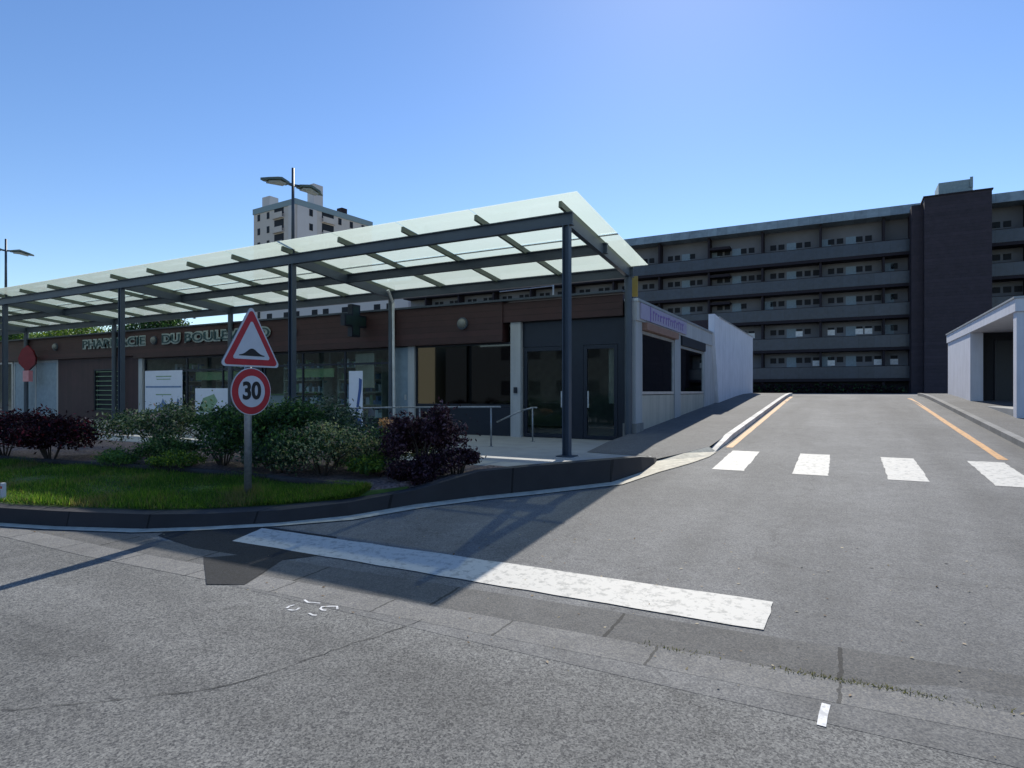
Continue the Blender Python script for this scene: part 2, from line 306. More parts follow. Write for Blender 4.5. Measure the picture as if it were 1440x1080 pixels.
# ---------------------------------------------------------------- ground, roads
mb = MB()
ys = [-600, 3.4, 8, 14, 20, 26, 30, 34, 900]; P = []
for y in ys: P += [(-4.25, y, ramp(y)-.035), (600, y, ramp(y)-.035)]
mb.poly(P, [(2*i, 2*i+1, 2*i+3, 2*i+2) for i in range(len(ys)-1)], 'ground')
mb.poly([(-900, -600, -.035), (-4.25, -600, -.035), (-4.25, 21, -.035), (-900, 21, -.035), (-900, 21, 1.36), (-4.25, 21, 1.36), (-4.25, 900, 1.36), (-900, 900, 1.36)], [(0, 1, 2, 3), (3, 2, 5, 4), (4, 5, 6, 7)], 'ground')
tag(mb.build('ground'), kind='structure')
def gy(x): return 3.70+.05*max(-6.5, min(3, x)) if x > -6.5 else 3.375   # far edge of the road along the gutter
X = [-150, -30, -9, -6.5, -4, -2.5, -1, .5, 2, 3, 30, 200]
strip('main_road', [(x, -14, 0) for x in X], [(x, gy(x)-.14, 0) for x in X], 'road')
XG = [-9.3, -6.5, -4, -2.5, -1, .5, 2, 3, 5, 12]
strip('gutter', [(x, gy(x)-.16, .0025) for x in XG], [(x, gy(x)+.13, .0035) for x in XG], 'gutter')
strip('old_gutter', [(x, gy(x)+.12, .0027) for x in XG], [(x, gy(x)+.55, ramp(gy(x)+.55)+.0035) for x in XG], 'gutter2')
rows = [(3.3, -9.2, 14), (3.8, -9.2, 14), (4.6, -9.2, 14), (6, -7.5, 14), (8, -5, 9), (10, -3.7, 3.1), (14, -3.7, 3.1), (20, -3.7, 3.1), (26, -3.7, 3.1), (28, -3.7, 3.1), (30, -3.7, 3.1)]
strip('side_road', [(a, y, ramp(y)+.0015) for y, a, b in rows], [(b, y, ramp(y)+.0015) for y, a, b in rows], 'side')
strip('upper_road', [(-60, y, ramp(y)+.004) for y in (30, 32, 34, 58)], [(90, y, ramp(y)+.004) for y in (30, 32, 34, 58)], 'side')
def decal(name, pts, m, dz=.012, kind='structure', parent=None):
    """thin painted slab that follows the road slope"""
    mb = MB(); n = len(pts); P = [(x, y, ramp(y)+dz) for x, y in pts]+[(x, y, ramp(y)+dz-.004) for x, y in pts]
    mb.poly(P, [tuple(range(n))], m); o = mb.build(name, parent)
    if kind: o['kind'] = kind
    return o
decal('painted_shadow', [(-6.75, 4.25), (-6.6, 4.02), (-5.6, 3.86), (-4.62, 3.22), (-4.33, 3.36), (-4.62, 4.0), (-4.4, 4.25), (-4.7, 4.78), (-5.9, 4.76)], 'shadowcrack', .006)  # shadow by the stop line, put into the road as a dark bluish shape

# road markings
def marking(name, pts, m, label, cat, group=None, dz=.0055):
    o = decal(name, pts, m, dz, None); return tag(o, label, cat, group)
rnd = random.Random(4)
def rag(a, b, n, j):
    return [(a[0]+(b[0]-a[0])*i/n+rnd.uniform(-j, j), a[1]+(b[1]-a[1])*i/n+rnd.uniform(-j, j)) for i in range(n)]
q = [(-5.62, 4.22), (-.45, 4.30), (-.45, 4.82), (-5.75, 4.70)]
marking('stop_line', sum([rag(q[i], q[(i+1) % 4], 24 if i % 2 == 0 else 5, .008) for i in range(4)], []), 'white', 'long worn white stop line across the mouth of the side road', 'road marking', dz=.0085)
lab = ['white crossing stripe beside the left kerb, leftmost of the crossing', 'second white crossing stripe from the left kerb', 'third white crossing stripe, right of the lane centre', 'fourth crossing stripe, near the end of the right orange line']
for i, xa in enumerate((-1.86, -.68, .57, 1.78)):
    q = [(xa, 10.16), (xa+.49, 10.16), (xa+.48, 12.3), (xa, 12.3)]
    marking('crossing_stripe', sum([rag(q[k], q[(k+1) % 4], 5 if k % 2 == 0 else 14, .009) for k in range(4)], []), 'white', lab[i], 'crossing stripe', 'white stripes of the pedestrian crossing')
for xa, a, b, lb in ((-2.04, 12.7, 29.5, 'orange no-parking line along the left pale kerb'), (2.25, 12.6, 28.6, 'orange no-parking line along the right side of the road')):
    n = 18; L = [(xa-.01+rnd.uniform(-.006, .006), a+(b-a)*i/n) for i in range(n+1)]+[(xa+.12+rnd.uniform(-.006, .006), b-(b-a)*i/n) for i in range(n+1)]
    marking('orange_line', L, 'orange', lb, 'road marking', 'orange lines along the side road')
# small survey marks sprayed on the main road
def stroke(pts, w=.022):
    A, B = [], []
    for i, p in enumerate(pts):
        a = pts[max(0, i-1)]; b = pts[min(len(pts)-1, i+1)]; d = (b[0]-a[0], b[1]-a[1]); k = math.hypot(*d) or 1
        A.append((p[0]-d[1]/k*w, p[1]+d[0]/k*w)); B.append((p[0]+d[1]/k*w, p[1]-d[0]/k*w))
    n = len(A); return [(x, y, ramp(y)+.004) for x, y in A+B], [(i, i+1, n+i+1, n+i) for i in range(n-1)]
mb = MB()
for st in ([(-3.594, 3.148), (-3.611, 3.186), (-3.601, 3.227)], [(-3.562, 3.132), (-3.524, 3.14), (-3.503, 3.154), (-3.519, 3.2)], [(-3.622, 3.34), (-3.555, 3.313), (-3.507, 3.332), (-3.456, 3.342)], [(-3.373, 3.153), (-3.32, 3.14), (-3.295, 3.153)], [(-3.309, 3.258), (-3.332, 3.245), (-3.369, 3.258), (-3.391, 3.293), (-3.347, 3.329), (-3.299, 3.355), (-3.252, 3.31)]):
    mb.poly(*stroke(st, .009), 'mark')
tag(mb.build('survey_mark'), 'small sprayed white squiggle on the main road near the gutter', 'road marking')
mb = MB(); mb.poly(*stroke([(-.09, 3.26), (-.085, 3.38), (-.075, 3.50)], .02), 'mark')
tag(mb.build('paint_tick'), 'short white paint tick on the asphalt right of the stop line end', 'road marking')

# cracks in the main road
def crack(name, pts, w, seed):
    g = random.Random(seed); P = []
    for i in range(len(pts)-1):
        a, b = pts[i], pts[i+1]; m = max(2, int(math.dist(a, b)/.06))
        for k in range(m): P.append((a[0]+(b[0]-a[0])*k/m+g.uniform(-.012, .012), a[1]+(b[1]-a[1])*k/m+g.uniform(-.012, .012)))
    A, B = [], []
    for i, p in enumerate(P):
        a, b = P[max(0, i-2)], P[min(len(P)-1, i+2)]; d = (b[0]-a[0], b[1]-a[1]); k = math.hypot(*d) or 1; ww = w*g.uniform(.25, 1)
        A.append((p[0]-d[1]/k*ww, p[1]+d[0]/k*ww)); B.append((p[0]+d[1]/k*ww, p[1]-d[0]/k*ww))
    n = len(A); return tag(MB().poly([(x, y, ramp(y)+.0035) for x, y in A+B], [(i, i+1, n+i+1, n+i) for i in range(n-1)], 'shadowcrack').build(name), kind='structure')
crack('road_crack', [(-2.58, 3.44), (-2.66, 3.1), (-2.75, 2.84), (-2.84, 2.4), (-2.98, 2.1), (-3.35, 1.75), (-3.7, 1.46), (-4.4, 1.0)], .004, 1)

# corner kerb, with cream apron along its foot
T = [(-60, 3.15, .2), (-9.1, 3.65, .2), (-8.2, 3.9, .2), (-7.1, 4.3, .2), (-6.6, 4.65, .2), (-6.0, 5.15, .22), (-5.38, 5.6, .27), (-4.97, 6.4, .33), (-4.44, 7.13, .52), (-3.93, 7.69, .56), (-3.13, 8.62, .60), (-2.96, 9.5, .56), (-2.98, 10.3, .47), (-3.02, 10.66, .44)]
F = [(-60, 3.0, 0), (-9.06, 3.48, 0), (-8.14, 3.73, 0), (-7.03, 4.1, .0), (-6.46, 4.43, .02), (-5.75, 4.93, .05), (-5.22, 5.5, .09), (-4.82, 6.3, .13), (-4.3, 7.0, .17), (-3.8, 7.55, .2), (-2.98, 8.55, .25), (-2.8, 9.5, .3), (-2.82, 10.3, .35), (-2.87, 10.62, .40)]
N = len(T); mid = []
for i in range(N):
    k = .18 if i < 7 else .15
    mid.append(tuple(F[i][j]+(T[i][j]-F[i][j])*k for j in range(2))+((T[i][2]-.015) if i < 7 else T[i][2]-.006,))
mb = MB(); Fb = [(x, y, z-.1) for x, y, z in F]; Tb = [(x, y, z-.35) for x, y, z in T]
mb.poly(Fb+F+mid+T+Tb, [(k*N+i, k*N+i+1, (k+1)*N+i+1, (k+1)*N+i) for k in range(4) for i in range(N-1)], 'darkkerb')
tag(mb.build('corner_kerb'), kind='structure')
out = []
for i in range(N):
    a = F[max(0, i-1)]; b = F[min(N-1, i+1)]; d = (b[0]-a[0], b[1]-a[1]); k = math.hypot(*d); w = .15 if i < 6 else .22
    out.append((F[i][0]+d[1]/k*w, F[i][1]-d[0]/k*w))
out[-3:] = [(-2.55, 9.6), (-2.35, 10.3), (-2.25, 10.7)]
A = [(x, y, ramp(y)+.013) for x, y, z in F]+[(-2.55, 11.3, .468), (-2.24, 12.0, ramp(12)+.10)]
B = [(x, y, ramp(y)+.013) for x, y in out]+[(-2.12, 11.4, ramp(11.4)+.013), (-2.10, 12.0, ramp(12)+.013)]
strip('kerb_apron', A, B, 'cream')

# side road pavements and kerbs
ys = [10.62, 12, 14, 17, 20, 23, 26, 28, 30, 32, 34]
strip('left_pavement', [(-4.3, y, ramp(y)+.10) for y in ys[1:]], [(-2.24, y, ramp(y)+.10) for y in ys[1:]], 'walk')
tag(MB().poly([(-4.3, 10.9, .436), (-3.05, 10.72, .436), (-2.87, 10.62, .41), (-2.55, 11.3, .47), (-2.24, 12.0, ramp(12)+.10), (-4.3, 12.0, ramp(12)+.10)], [(0, 1, 2, 5), (2, 3, 4, 5)], 'walk').build('left_pavement_end'), kind='structure')
def kerb(name, x0, x1, ys, h, m, hs=None):
    mb = MB(); P = []
    for i, y in enumerate(ys):
        z = ramp(y); hh = h if hs is None else hs[i]
        P += [(x0, y, z-.05), (x0, y, z+hh), (x1, y, z+hh), (x1, y, z-.05)]
    n = len(ys); F_ = [(4*i+k, 4*i+k+1, 4*i+k+5, 4*i+k+4) for i in range(n-1) for k in range(3)]+[(0, 1, 2, 3), (4*n-4, 4*n-3, 4*n-2, 4*n-1)]
    return tag(mb.poly(P, F_, m).build(name), kind='structure')
yk = [11.9, 12.6, 14, 17, 20, 23, 26, 28, 30, 32]
kerb('left_kerb', -2.26, -2.12, yk, .115, 'kerbw', [.02, .06]+[.115]*8)
yk = [7, 9, 12, 14, 17, 20, 23, 26, 28, 30, 32]
kerb('right_kerb', 2.88, 3.03, yk, .115, 'kerb')
strip('right_pavement', [(3.03, y, ramp(y)+.10) for y in yk], [(9, y, ramp(y)+.10) for y in yk], 'walk')
mb = MB()

# terrace in front of the shops
P = [(x+.02, y+.01, .43) for x, y, z in T[8:]]+[(-3.05, 11.0, .43), (-4.2, 12.2, .43), (-4.2, 13.95, .43), (-60, 13.95, .43), (-60, 8.2, .43), (-4.8, 8.2, .43)]
n = len(P); Q = [(x, y, z-.3) for x, y, z in P]
tag(MB().poly(P+Q, [tuple(range(n))]+[(i, (i+1) % n, n+(i+1) % n, n+i) for i in range(n)], 'terr').build('terrace'), kind='structure')
# lawn and planting bed
XS = list(np.arange(-30, -5.0, .35))+[-5.0]
KX, KY = [t[0] for t in T[:10]], [t[1] for t in T[:10]]
EDG = [(-30, 4.9), (-13, 5.35), (-11.7, 5.5), (-9, 5.85), (-7.1, 5.92), (-5.9, 5.85), (-5.4, 5.9)]
def kY(x): return float(np.interp(x, KX, KY))
def eY(x): return max(float(np.interp(x, [e[0] for e in EDG], [e[1] for e in EDG])), kY(x)+.04)
def kZ(x): return min(.42, float(np.interp(x, KX, [t[2] for t in T[:10]]))-.004)
def eZ(x): return max(.33, kZ(x)+.003)
r_ = random.Random(2)
A = [(x, kY(x)-.01, kZ(x)) for x in XS]; Mi = [(x, (kY(x)+eY(x))/2, (kZ(x)+eZ(x))/2+.03+r_.uniform(-.01, .01)) for x in XS]; B = [(x, eY(x), eZ(x)) for x in XS]
n = len(XS); tag(MB().poly(A+Mi+B, [(k*n+i, k*n+i+1, (k+1)*n+i+1, (k+1)*n+i) for k in range(2) for i in range(n-1)], 'lawn').build('lawn_ground'), kind='structure')
XS2 = XS+[-4.75, -4.5, -4.2]
A = [(x, eY(x), eZ(x)) for x in XS2]; D = [(x, max(8.3, eY(x)+.02), .425) for x in XS2]
rowsb = [[(a[0], a[1]+(d[1]-a[1])*k/6, a[2]+(d[2]-a[2])*k/6+(r_.uniform(-.01, .05) if 0 < k < 6 else 0)) for a, d in zip(A, D)] for k in range(7)]
n = len(XS2); tag(MB().poly(sum(rowsb, []), [(k*n+i, k*n+i+1, (k+1)*n+i+1, (k+1)*n+i) for k in range(6) for i in range(n-1)], 'soil').build('planting_bed'), kind='structure')
mb = MB(); pts = [(x, y, max(.33, kZ(x))+.035) for x, y in [(-16, 5.25)]+EDG[1:-1]+[(-5.45, 5.88)]]; mb.path(pts, .06, 'log', 10)
tag(mb.build('garden_edging', smooth=True), 'dark timber log edging between the lawn and the planting bed', 'garden edging')

# grass blades
def blades(n, seed):
    g = np.random.default_rng(seed); x = -5.3-(g.random(n)**1.6)*12.5
    k = np.interp(x, KX, KY); e = np.maximum(np.interp(x, [q[0] for q in EDG], [q[1] for q in EDG]), k+.04); t = g.random(n)
    y = k+.0+(e-k+.06)*t; kz = np.interp(x, KX, [q[2] for q in T[:10]]); z = kz+(np.maximum(.33, kz)-kz)*t+.02
    h = g.uniform(.02, .08, n)*(1+.55*np.sin(x*3.1)*np.cos(y*4.2)); a = g.random(n)*6.283; w = g.uniform(.004, .008, n)
    lx, ly = g.normal(0, .025, n), g.normal(0, .025, n)
    V = np.empty((n, 3, 3)); V[:, 0] = np.c_[x-w*np.cos(a), y-w*np.sin(a), z-.01]; V[:, 1] = np.c_[x+w*np.cos(a), y+w*np.sin(a), z-.01]; V[:, 2] = np.c_[x+lx, y+ly, z+h]
    d_ = np.sin(x*2.3+1)*np.cos(y*3.1)+.6*np.sin(x*5.7+y*4)+g.normal(0, .5, n); k_ = g.choice(5, n, p=[.1, .22, .24, .2, .24]); k_ = np.where(d_ > 1.0, 0, k_)
    return V.reshape(-1, 3), k_
def trimesh(name, V, mi, mats, k=3, parent=None):
    nf = len(V)//k; me = bpy.data.meshes.new(name)
    me.vertices.add(len(V)); me.vertices.foreach_set('co', V.ravel())
    me.loops.add(len(V)); me.loops.foreach_set('vertex_index', np.arange(len(V)))
    me.polygons.add(nf); me.polygons.foreach_set('loop_start', np.arange(nf)*k)
    for m in mats: me.materials.append(m)
    me.polygons.foreach_set('material_index', mi.astype(np.int32)); me.update(); me.validate()
    return link(name, me, parent)
G = [leafmat('grass_straw', (.19, .17, .06), .3), leafmat('grass_a2', (.06, .12, .016), .4), leafmat('grass_a', (.09, .18, .02), .45), leafmat('grass_b', (.18, .27, .04), .45), leafmat('grass_c', (.045, .11, .015), .4)]
V, mi = blades(90000, 1); tag(trimesh('grass', V, mi, G), 'short green lawn grass between the kerb and the log edging', 'grass', kind='stuff')

def weeds(n, seed):
    g = np.random.default_rng(seed); cl = g.uniform(-1.0, 3.4, 46); wts = np.exp(.6*cl); c = g.choice(cl, n, p=wts/wts.sum())
    x = c+g.normal(0, .09, n); y = 3.70+.05*np.minimum(x, 3)+.13+g.choice([0, .0, .42], n)+g.normal(0, .02, n); z = np.full(n, .003)
    h = g.uniform(.006, .022, n); w = g.uniform(.002, .005, n); a = g.random(n)*6.28
    V = np.empty((n, 3, 3)); V[:, 0] = np.c_[x-w*np.cos(a), y-w*np.sin(a), z]; V[:, 1] = np.c_[x+w*np.cos(a), y+w*np.sin(a), z]; V[:, 2] = np.c_[x+g.normal(0, .01, n), y+g.normal(0, .01, n), z+h]
    return V.reshape(-1, 3), g.integers(0, 3, n)
V, mi = weeds(4200, 7); tag(trimesh('moss', V, mi, [G[0], leafmat('moss_green', (.11, .12, .05), .2), leafmat('moss_yellow', (.24, .22, .10), .2)]), 'yellow green moss and weeds growing in the gutter joint', 'moss', kind='stuff')
g_ = np.random.default_rng(3); n_ = 420; x_ = g_.uniform(-12, 2.5, n_); y_ = np.where(x_ < -5, np.interp(x_, KX, KY)-.28-np.abs(g_.normal(0, .18, n_)), g_.uniform(3.2, 6.5, n_))
z_ = np.array([ramp(v) for v in y_])+.008; s_ = g_.uniform(.006, .018, n_)[:, None]; a_ = g_.random(n_)*6.28
P_ = np.c_[x_, y_, z_]; u_ = np.c_[np.cos(a_), np.sin(a_), g_.normal(0, .2, n_)]; v_ = np.c_[-np.sin(a_), np.cos(a_), g_.normal(0, .2, n_)]
V = np.stack([P_-u_*s_, P_-v_*s_*.5, P_+u_*s_, P_+v_*s_*.5], 1).reshape(-1, 3); tag(trimesh('leaf_litter', V, g_.integers(0, 2, n_), [leafmat('dry_leaf', (.18, .11, .05), .2), leafmat('pale_leaf', (.32, .26, .15), .2)], 4), 'small dry leaves and grit lying on the road by the kerb', 'leaf litter', kind='stuff')

# ---------------------------------------------------------------- foliage
def foliage(c, r, n, size, seed, lumps=14, flat=.0, fill=.55):
    g = np.random.default_rng(seed); c = np.array(c); r = np.array(r)
    d = g.normal(size=(lumps, 3)); d /= np.linalg.norm(d, axis=1)[:, None]; d[:, 2] = np.abs(d[:, 2])*1.1-.25
    L = d*(g.uniform(.35, .85, lumps)[:, None]); lr = g.uniform(.28, .5, lumps)
    k = g.integers(0, lumps, n); q = g.normal(size=(n, 3)); q /= np.linalg.norm(q, axis=1)[:, None]
    p = L[k]+q*(lr[k]*g.random(n)**fill)[:, None]
    p = p*np.where(g.random(n) < .14, g.uniform(1.0, 1.35, n), 1)[:, None]; P = c+p*r
    P = P[P[:, 2] > c[2]-r[2]*.95]; n = len(P)
    a = g.normal(size=(n, 3)); a /= np.linalg.norm(a, axis=1)[:, None]; b = np.cross(a, g.normal(size=(n, 3))); b /= np.linalg.norm(b, axis=1)[:, None]
    s = size*g.uniform(.55, 1.25, n)[:, None]
    V = np.stack([P-a*s, P-b*s*.42, P+a*s, P+b*s*.42], 1).reshape(-1, 3)
    return V, g
def shrub(name, base, r, n, size, mats, label, cat, seed, w=None, stems=True, group=None, zc=None, stemcol='bark', **kw):
    t = empty(name, base, label, cat, group)
    r = tuple(q*1.33 for q in r); n = int(n*1.9); size *= 1.08; c = (0, 0, (r[2]*.98 if zc is None else zc*1.25))
    V, g = foliage(c, r, n, size, seed, **kw); nf = len(V)//4
    mi = g.choice(len(mats), nf, p=w); trimesh('foliage', V, mi, mats, 4, t)
    if stems:
        mb = MB()
        for i in range(9):
            a = g.random()*6.28; q = g.uniform(.3, .8)
            p1 = (math.cos(a)*.05, math.sin(a)*.05, -.03); p2 = (math.cos(a)*r[0]*q*.45, math.sin(a)*r[1]*q*.45, c[2]*.7); p3 = (math.cos(a+.3)*r[0]*q, math.sin(a+.3)*r[1]*q, c[2]*1.35)
            mb.tube(p1, p2, .016, stemcol, .011, 6); mb.tube(p2, p3, .011, stemcol, .005, 6)
        mb.build('stem', t)
    return t
LM = lambda n, c, t=.3: leafmat(n, c, t)
purp = [LM('plum_dark', (.022, .008, .014)), LM('plum_mid', (.075, .032, .05)), LM('plum_light', (.20, .12, .16))]
redp = [LM('wine_dark', (.018, .004, .008)), LM('wine_mid', (.05, .010, .018)), LM('wine_red', (.22, .03, .05))]
grn = [LM('leaf_dark', (.02, .05, .02)), LM('leaf_mid', (.055, .12, .035)), LM('leaf_light', (.12, .22, .06))]
grey = [LM('greygreen_dark', (.03, .055, .045)), LM('greygreen_mid', (.09, .13, .10)), LM('greygreen_light', (.16, .2, .16))]
vari = [LM('vari_green', (.04, .08, .03)), LM('vari_cream', (.52, .50, .24)), LM('vari_pink', (.30, .20, .15)), LM('vari_sage', (.18, .24, .14))]
yel = [LM('lime_dark', (.06, .11, .015)), LM('lime_mid', (.14, .22, .03)), LM('lime_bright', (.28, .34, .05))]
flow = [LM('rose_leaf', (.03, .06, .03)), LM('rose_leaf_light', (.18, .22, .10)), LM('rose_petal', (.6, .38, .34)), LM('rose_cream', (.6, .56, .35))]
shrub('purple_shrub', (-5.38, 7.2, .36), (.48, .44, .46), 5200, .032, purp, 'plum leaved shrub at the terrace corner, in front of the glazed shop doors', 'shrub', 11, [.45, .4, .15], zc=.45)
shrub('purple_shrub', (-5.15, 6.75, .22), (.32, .32, .2), 2200, .03, purp, 'dark plum foliage spilling down over the corner kerb', 'shrub', 122, [.7, .25, .05], zc=.2)
shrub('purple_shrub', (-4.86, 7.3, .36), (.26, .26, .18), 1800, .03, purp, 'low plum shrub lying over the kerb, right of the taller plum shrub', 'shrub', 12, [.6, .3, .1], zc=.2)
shrub('red_shrub', (-12.8, 5.8, .33), (.72, .55, .42), 5200, .035, redp, 'dark wine red shrub at the far left of the lawn', 'shrub', 13, [.6, .32, .08], zc=.36)
shrub('red_shrub', (-14.3, 5.7, .33), (.8, .55, .42), 3000, .035, redp, 'wine red shrub cut by the left edge of the photo', 'shrub', 131, [.6, .32, .08], zc=.36)
shrub('rose_bush', (-11.0, 6.7, .36), (1.1, .6, .48), 4600, .03, flow, 'loose rose bush with pink and cream blooms, right of the wine red shrub', 'shrub', 14, [.42, .46, .06, .06], lumps=22, zc=.42)
shrub('green_shrub', (-8.0, 6.7, .36), (.9, .6, .46), 7600, .032, grn, 'big dense dark green shrub left of the road sign pole', 'shrub', 15, [.5, .38, .12], zc=.42)
shrub('green_shrub', (-9.0, 6.6, .36), (.85, .6, .46), 5600, .032, grn+grey[2:], 'mid green shrub between the rose bush and the big dark green shrub', 'shrub', 16, [.45, .35, .12, .08], zc=.36)
shrub('lime_shrub', (-9.3, 5.95, .34), (.45, .32, .17), 1900, .022, yel+grn[1:2], 'low lime green plant behind the log edging', 'plant', 17, [.4, .25, .1, .25], zc=.12, stems=False)
shrub('lime_shrub', (-10.6, 5.75, .34), (.42, .26, .15), 1700, .022, grn[1:]+yel[1:2], 'small leafy green tuft at the left end of the flower bed', 'plant', 18, [.5, .35, .15], zc=.11, stems=False)
shrub('variegated_shrub', (-6.75, 6.55, .36), (.65, .45, .40), 5000, .024, vari, 'cream and green variegated shrub just right of the road sign pole', 'shrub', 19, [.42, .24, .12, .22], zc=.3)
shrub('green_shrub', (-7.1, 7.3, .38), (.75, .5, .45), 4200, .03, grey+grn[:1], 'grey green shrub behind the road sign pole', 'shrub', 20, [.35, .3, .1, .25], zc=.42)
shrub('green_shrub', (-10.0, 6.25, .35), (.5, .35, .24), 2600, .026, grn+flow[1:2], 'low loose green plant in front of the rose bush', 'shrub', 23, [.3, .35, .15, .2], zc=.2, lumps=22)
shrub('green_shrub', (-7.45, 6.35, .35), (.45, .3, .26), 2200, .026, grey+grn[1:2], 'low grey green plant directly behind the road sign pole', 'shrub', 24, [.3, .3, .15, .25], zc=.2, lumps=22)
shrub('variegated_shrub', (-6.2, 6.95, .37), (.42, .3, .24), 2400, .022, vari, 'pale variegated plant between the sign pole and the plum shrub', 'shrub', 25, [.4, .26, .12, .22], zc=.2, lumps=22)
shrub('grass_clump', (-5.95, 6.65, .38), (.24, .22, .15), 1000, .03, yel+grn[1:2], 'small bright green clump left of the plum shrub', 'plant', 21, [.35, .3, .1, .25], zc=.12, stems=False)
shrub('variegated_shrub', (-6.1, 7.6, .4), (.45, .3, .2), 1500, .024, vari, 'low pale variegated plant at the back of the bed beside the terrace', 'shrub', 22, [.5, .18, .1, .22], zc=.15, stems=False)
def hedge(name, x0, x1, y0, y1, z0, z1, n, size, mats, label, seed, w=None):
    g = np.random.default_rng(seed); P = np.c_[g.uniform(x0, x1, n), g.uniform(y0, y1, n), g.uniform(z0, z1, n)]
    P[:, 2] -= ((np.abs(P[:, 0]-(x0+x1)/2)/(x1-x0)*2)**4)*(P[:, 2]-z0)*.4
    a = g.normal(size=(n, 3)); a /= np.linalg.norm(a, axis=1)[:, None]; b = np.cross(a, g.normal(size=(n, 3))); b /= np.linalg.norm(b, axis=1)[:, None]
    s = size*g.uniform(.6, 1.3, n)[:, None]; V = np.stack([P-a*s, P-b*s*.45, P+a*s, P+b*s*.45], 1).reshape(-1, 3)
    return tag(trimesh(name, V, g.choice(len(mats), n, p=w), mats, 4), label, 'hedge')
hedge('clipped_hedge', -9.5, -7.6, 9.3, 10.3, .43, .80, 9000, .025, yel[:2]+grn[1:], 'low bright green clipped hedge on the terrace behind the variegated shrub', 31, [.4, .25, .2, .15])
hedge('clipped_hedge', -12.6, -10.2, 9.4, 10.4, .43, .80, 8000, .025, yel[:1]+grn, 'low clipped hedge on the terrace left of the steel canopy post, behind the shrubs', 32, [.3, .2, .3, .2])
t = empty('terracotta_ball', (-8.35, 10.0, .80), 'small brownish round plant ball at the right end of the clipped hedge', 'plant')
V, g = foliage((0, 0, .1), (.24, .24, .18), 900, .02, 41); trimesh('foliage', V, g.integers(0, 2, len(V)//4), [LM('rust_leaf', (.22, .12, .06)), LM('rust_pale', (.33, .2, .13))], 4, t)

def tree(base, h, cr, n, size, mats, label, seed, w=None):
    t = empty('tree', base, label, 'tree', 'trees behind the shops')
    g = random.Random(seed); mb = MB(); mb.tube((0, 0, 0), (0, 0, h*.5), .22, 'bark', .14, 10)
    for i in range(9):
        a = i*.75; q = h*(.35+.03*i); mb.tube((0, 0, q), (math.cos(a)*cr[0]*.65, math.sin(a)*cr[1]*.65, q+h*.25), .07, 'bark', .02, 6)
    mb.build('trunk', t)
    V, gg = foliage((0, 0, h-cr[2]), cr, n, size, seed, lumps=26, fill=.45); trimesh('crown', V, gg.choice(len(mats), len(V)//4, p=w), mats, 4, t)
tree((-69, 33, 1.4), 8.2, (7, 4, 3.2), 12000, .16, yel+grn[1:2], 'yellow green tree seen between the canopy and the shop roof at the left', 51, [.4, .3, .1, .2])
tree((-56.5, 34, 1.4), 8.6, (4.2, 4, 3.6), 12000, .16, grn, 'dark green tree behind the shop roof, right of the yellow green tree', 52, [.6, .3, .1])
tree((-85, 34, 1.4), 8.6, (6, 4, 3.6), 9000, .18, grn+yel[:1], 'mid green tree behind the shop roof at the far left edge', 53, [.3, .4, .1, .2])

# ---------------------------------------------------------------- traffic sign
SX, SY = -6.60, 5.22
t = empty('road_sign', (SX, SY, .27), 'speed hump warning triangle above a round red ringed 30 sign on one grey pole', 'road sign', rz=R(91))
MB().tube((0, .062, -.3), (0, .062, 2.28), .046, 'galv', n=16).build('pole', t, True)
def rtri(h, r, cz, n=6):
    """rounded triangle outline, apex up; h = height of the sharp triangle"""
    s = h*2/math.sqrt(3); pts = []; C3 = [(0, cz+2*h/3, 90), (-s/2, cz-h/3, 210), (s/2, cz-h/3, 330)]
    for x, z, a in C3:
        cx_, cz_ = x-2*r*math.cos(R(a)), z-2*r*math.sin(R(a))
        for k in range(n+1):
            b = R(a-60+120*k/n); pts.append((cx_+r*math.cos(b), cz_+r*math.sin(b)))
    return pts
TZ = 1.90; tri = empty('triangle_sign', (0, 0, 0)); tri.parent = t
MB().prism(rtri(.79, .042, TZ), .0, .012, 'back').build('panel', tri); 
mb = MB(); mb.prism(rtri(.79, .042, TZ), -.004, -.001, 'signw'); mb.build('rim', tri)
MB().prism(rtri(.725, .038, TZ), -.008, -.005, 'red').build('red_border', tri)
MB().prism(rtri(.50, .023, TZ), -.012, -.009, 'signw').build('face', tri)
hump = [(-.19, TZ-.125), (.19, TZ-.125)]+[(.19-.38*k/20, TZ-.125+.01+.085*math.exp(-((.19-.38*k/20)/.1)**2)) for k in range(21)]
MB().prism(hump, -.016, -.013, 'black').build('hump_symbol', tri)
DZ = 1.325; rr = .30; circ = lambda r: [(r*math.cos(i*2*math.pi/48), DZ+r*math.sin(i*2*math.pi/48)) for i in range(48)]
disc = empty('round_sign', (0, 0, 0)); disc.parent = t
MB().prism(circ(rr), 0, .012, 'back').build('panel', disc); MB().prism(circ(rr), -.004, -.001, 'signw').build('rim', disc)
MB().prism(circ(rr-.012), -.008, -.005, 'red').build('red_border', disc); MB().prism(circ(rr*.665), -.012, -.009, 'signw').build('face', disc)
text('number', '30', 'black', .30, (-.005, -.014, DZ), (R(90), 0, 0), disc, .003, .010, sx=.95, sp=.98)
MB().box(-.045, .045, .013, .06, TZ-.16, TZ-.12, 'galv').build('bracket', tri); MB().box(-.045, .045, .013, .06, DZ+.1, DZ+.14, 'galv').build('bracket', disc)
# small white marker at left edge
tag(MB().box(-.03, .03, -.02, .02, 0, .24, 'signw').box(-.022, .022, -.024, -.021, .17, .2, 'red').build('marker_post'), 'short white marker post on the lawn edge at the far left', 'marker').location = (-9.40, 3.73, .19)

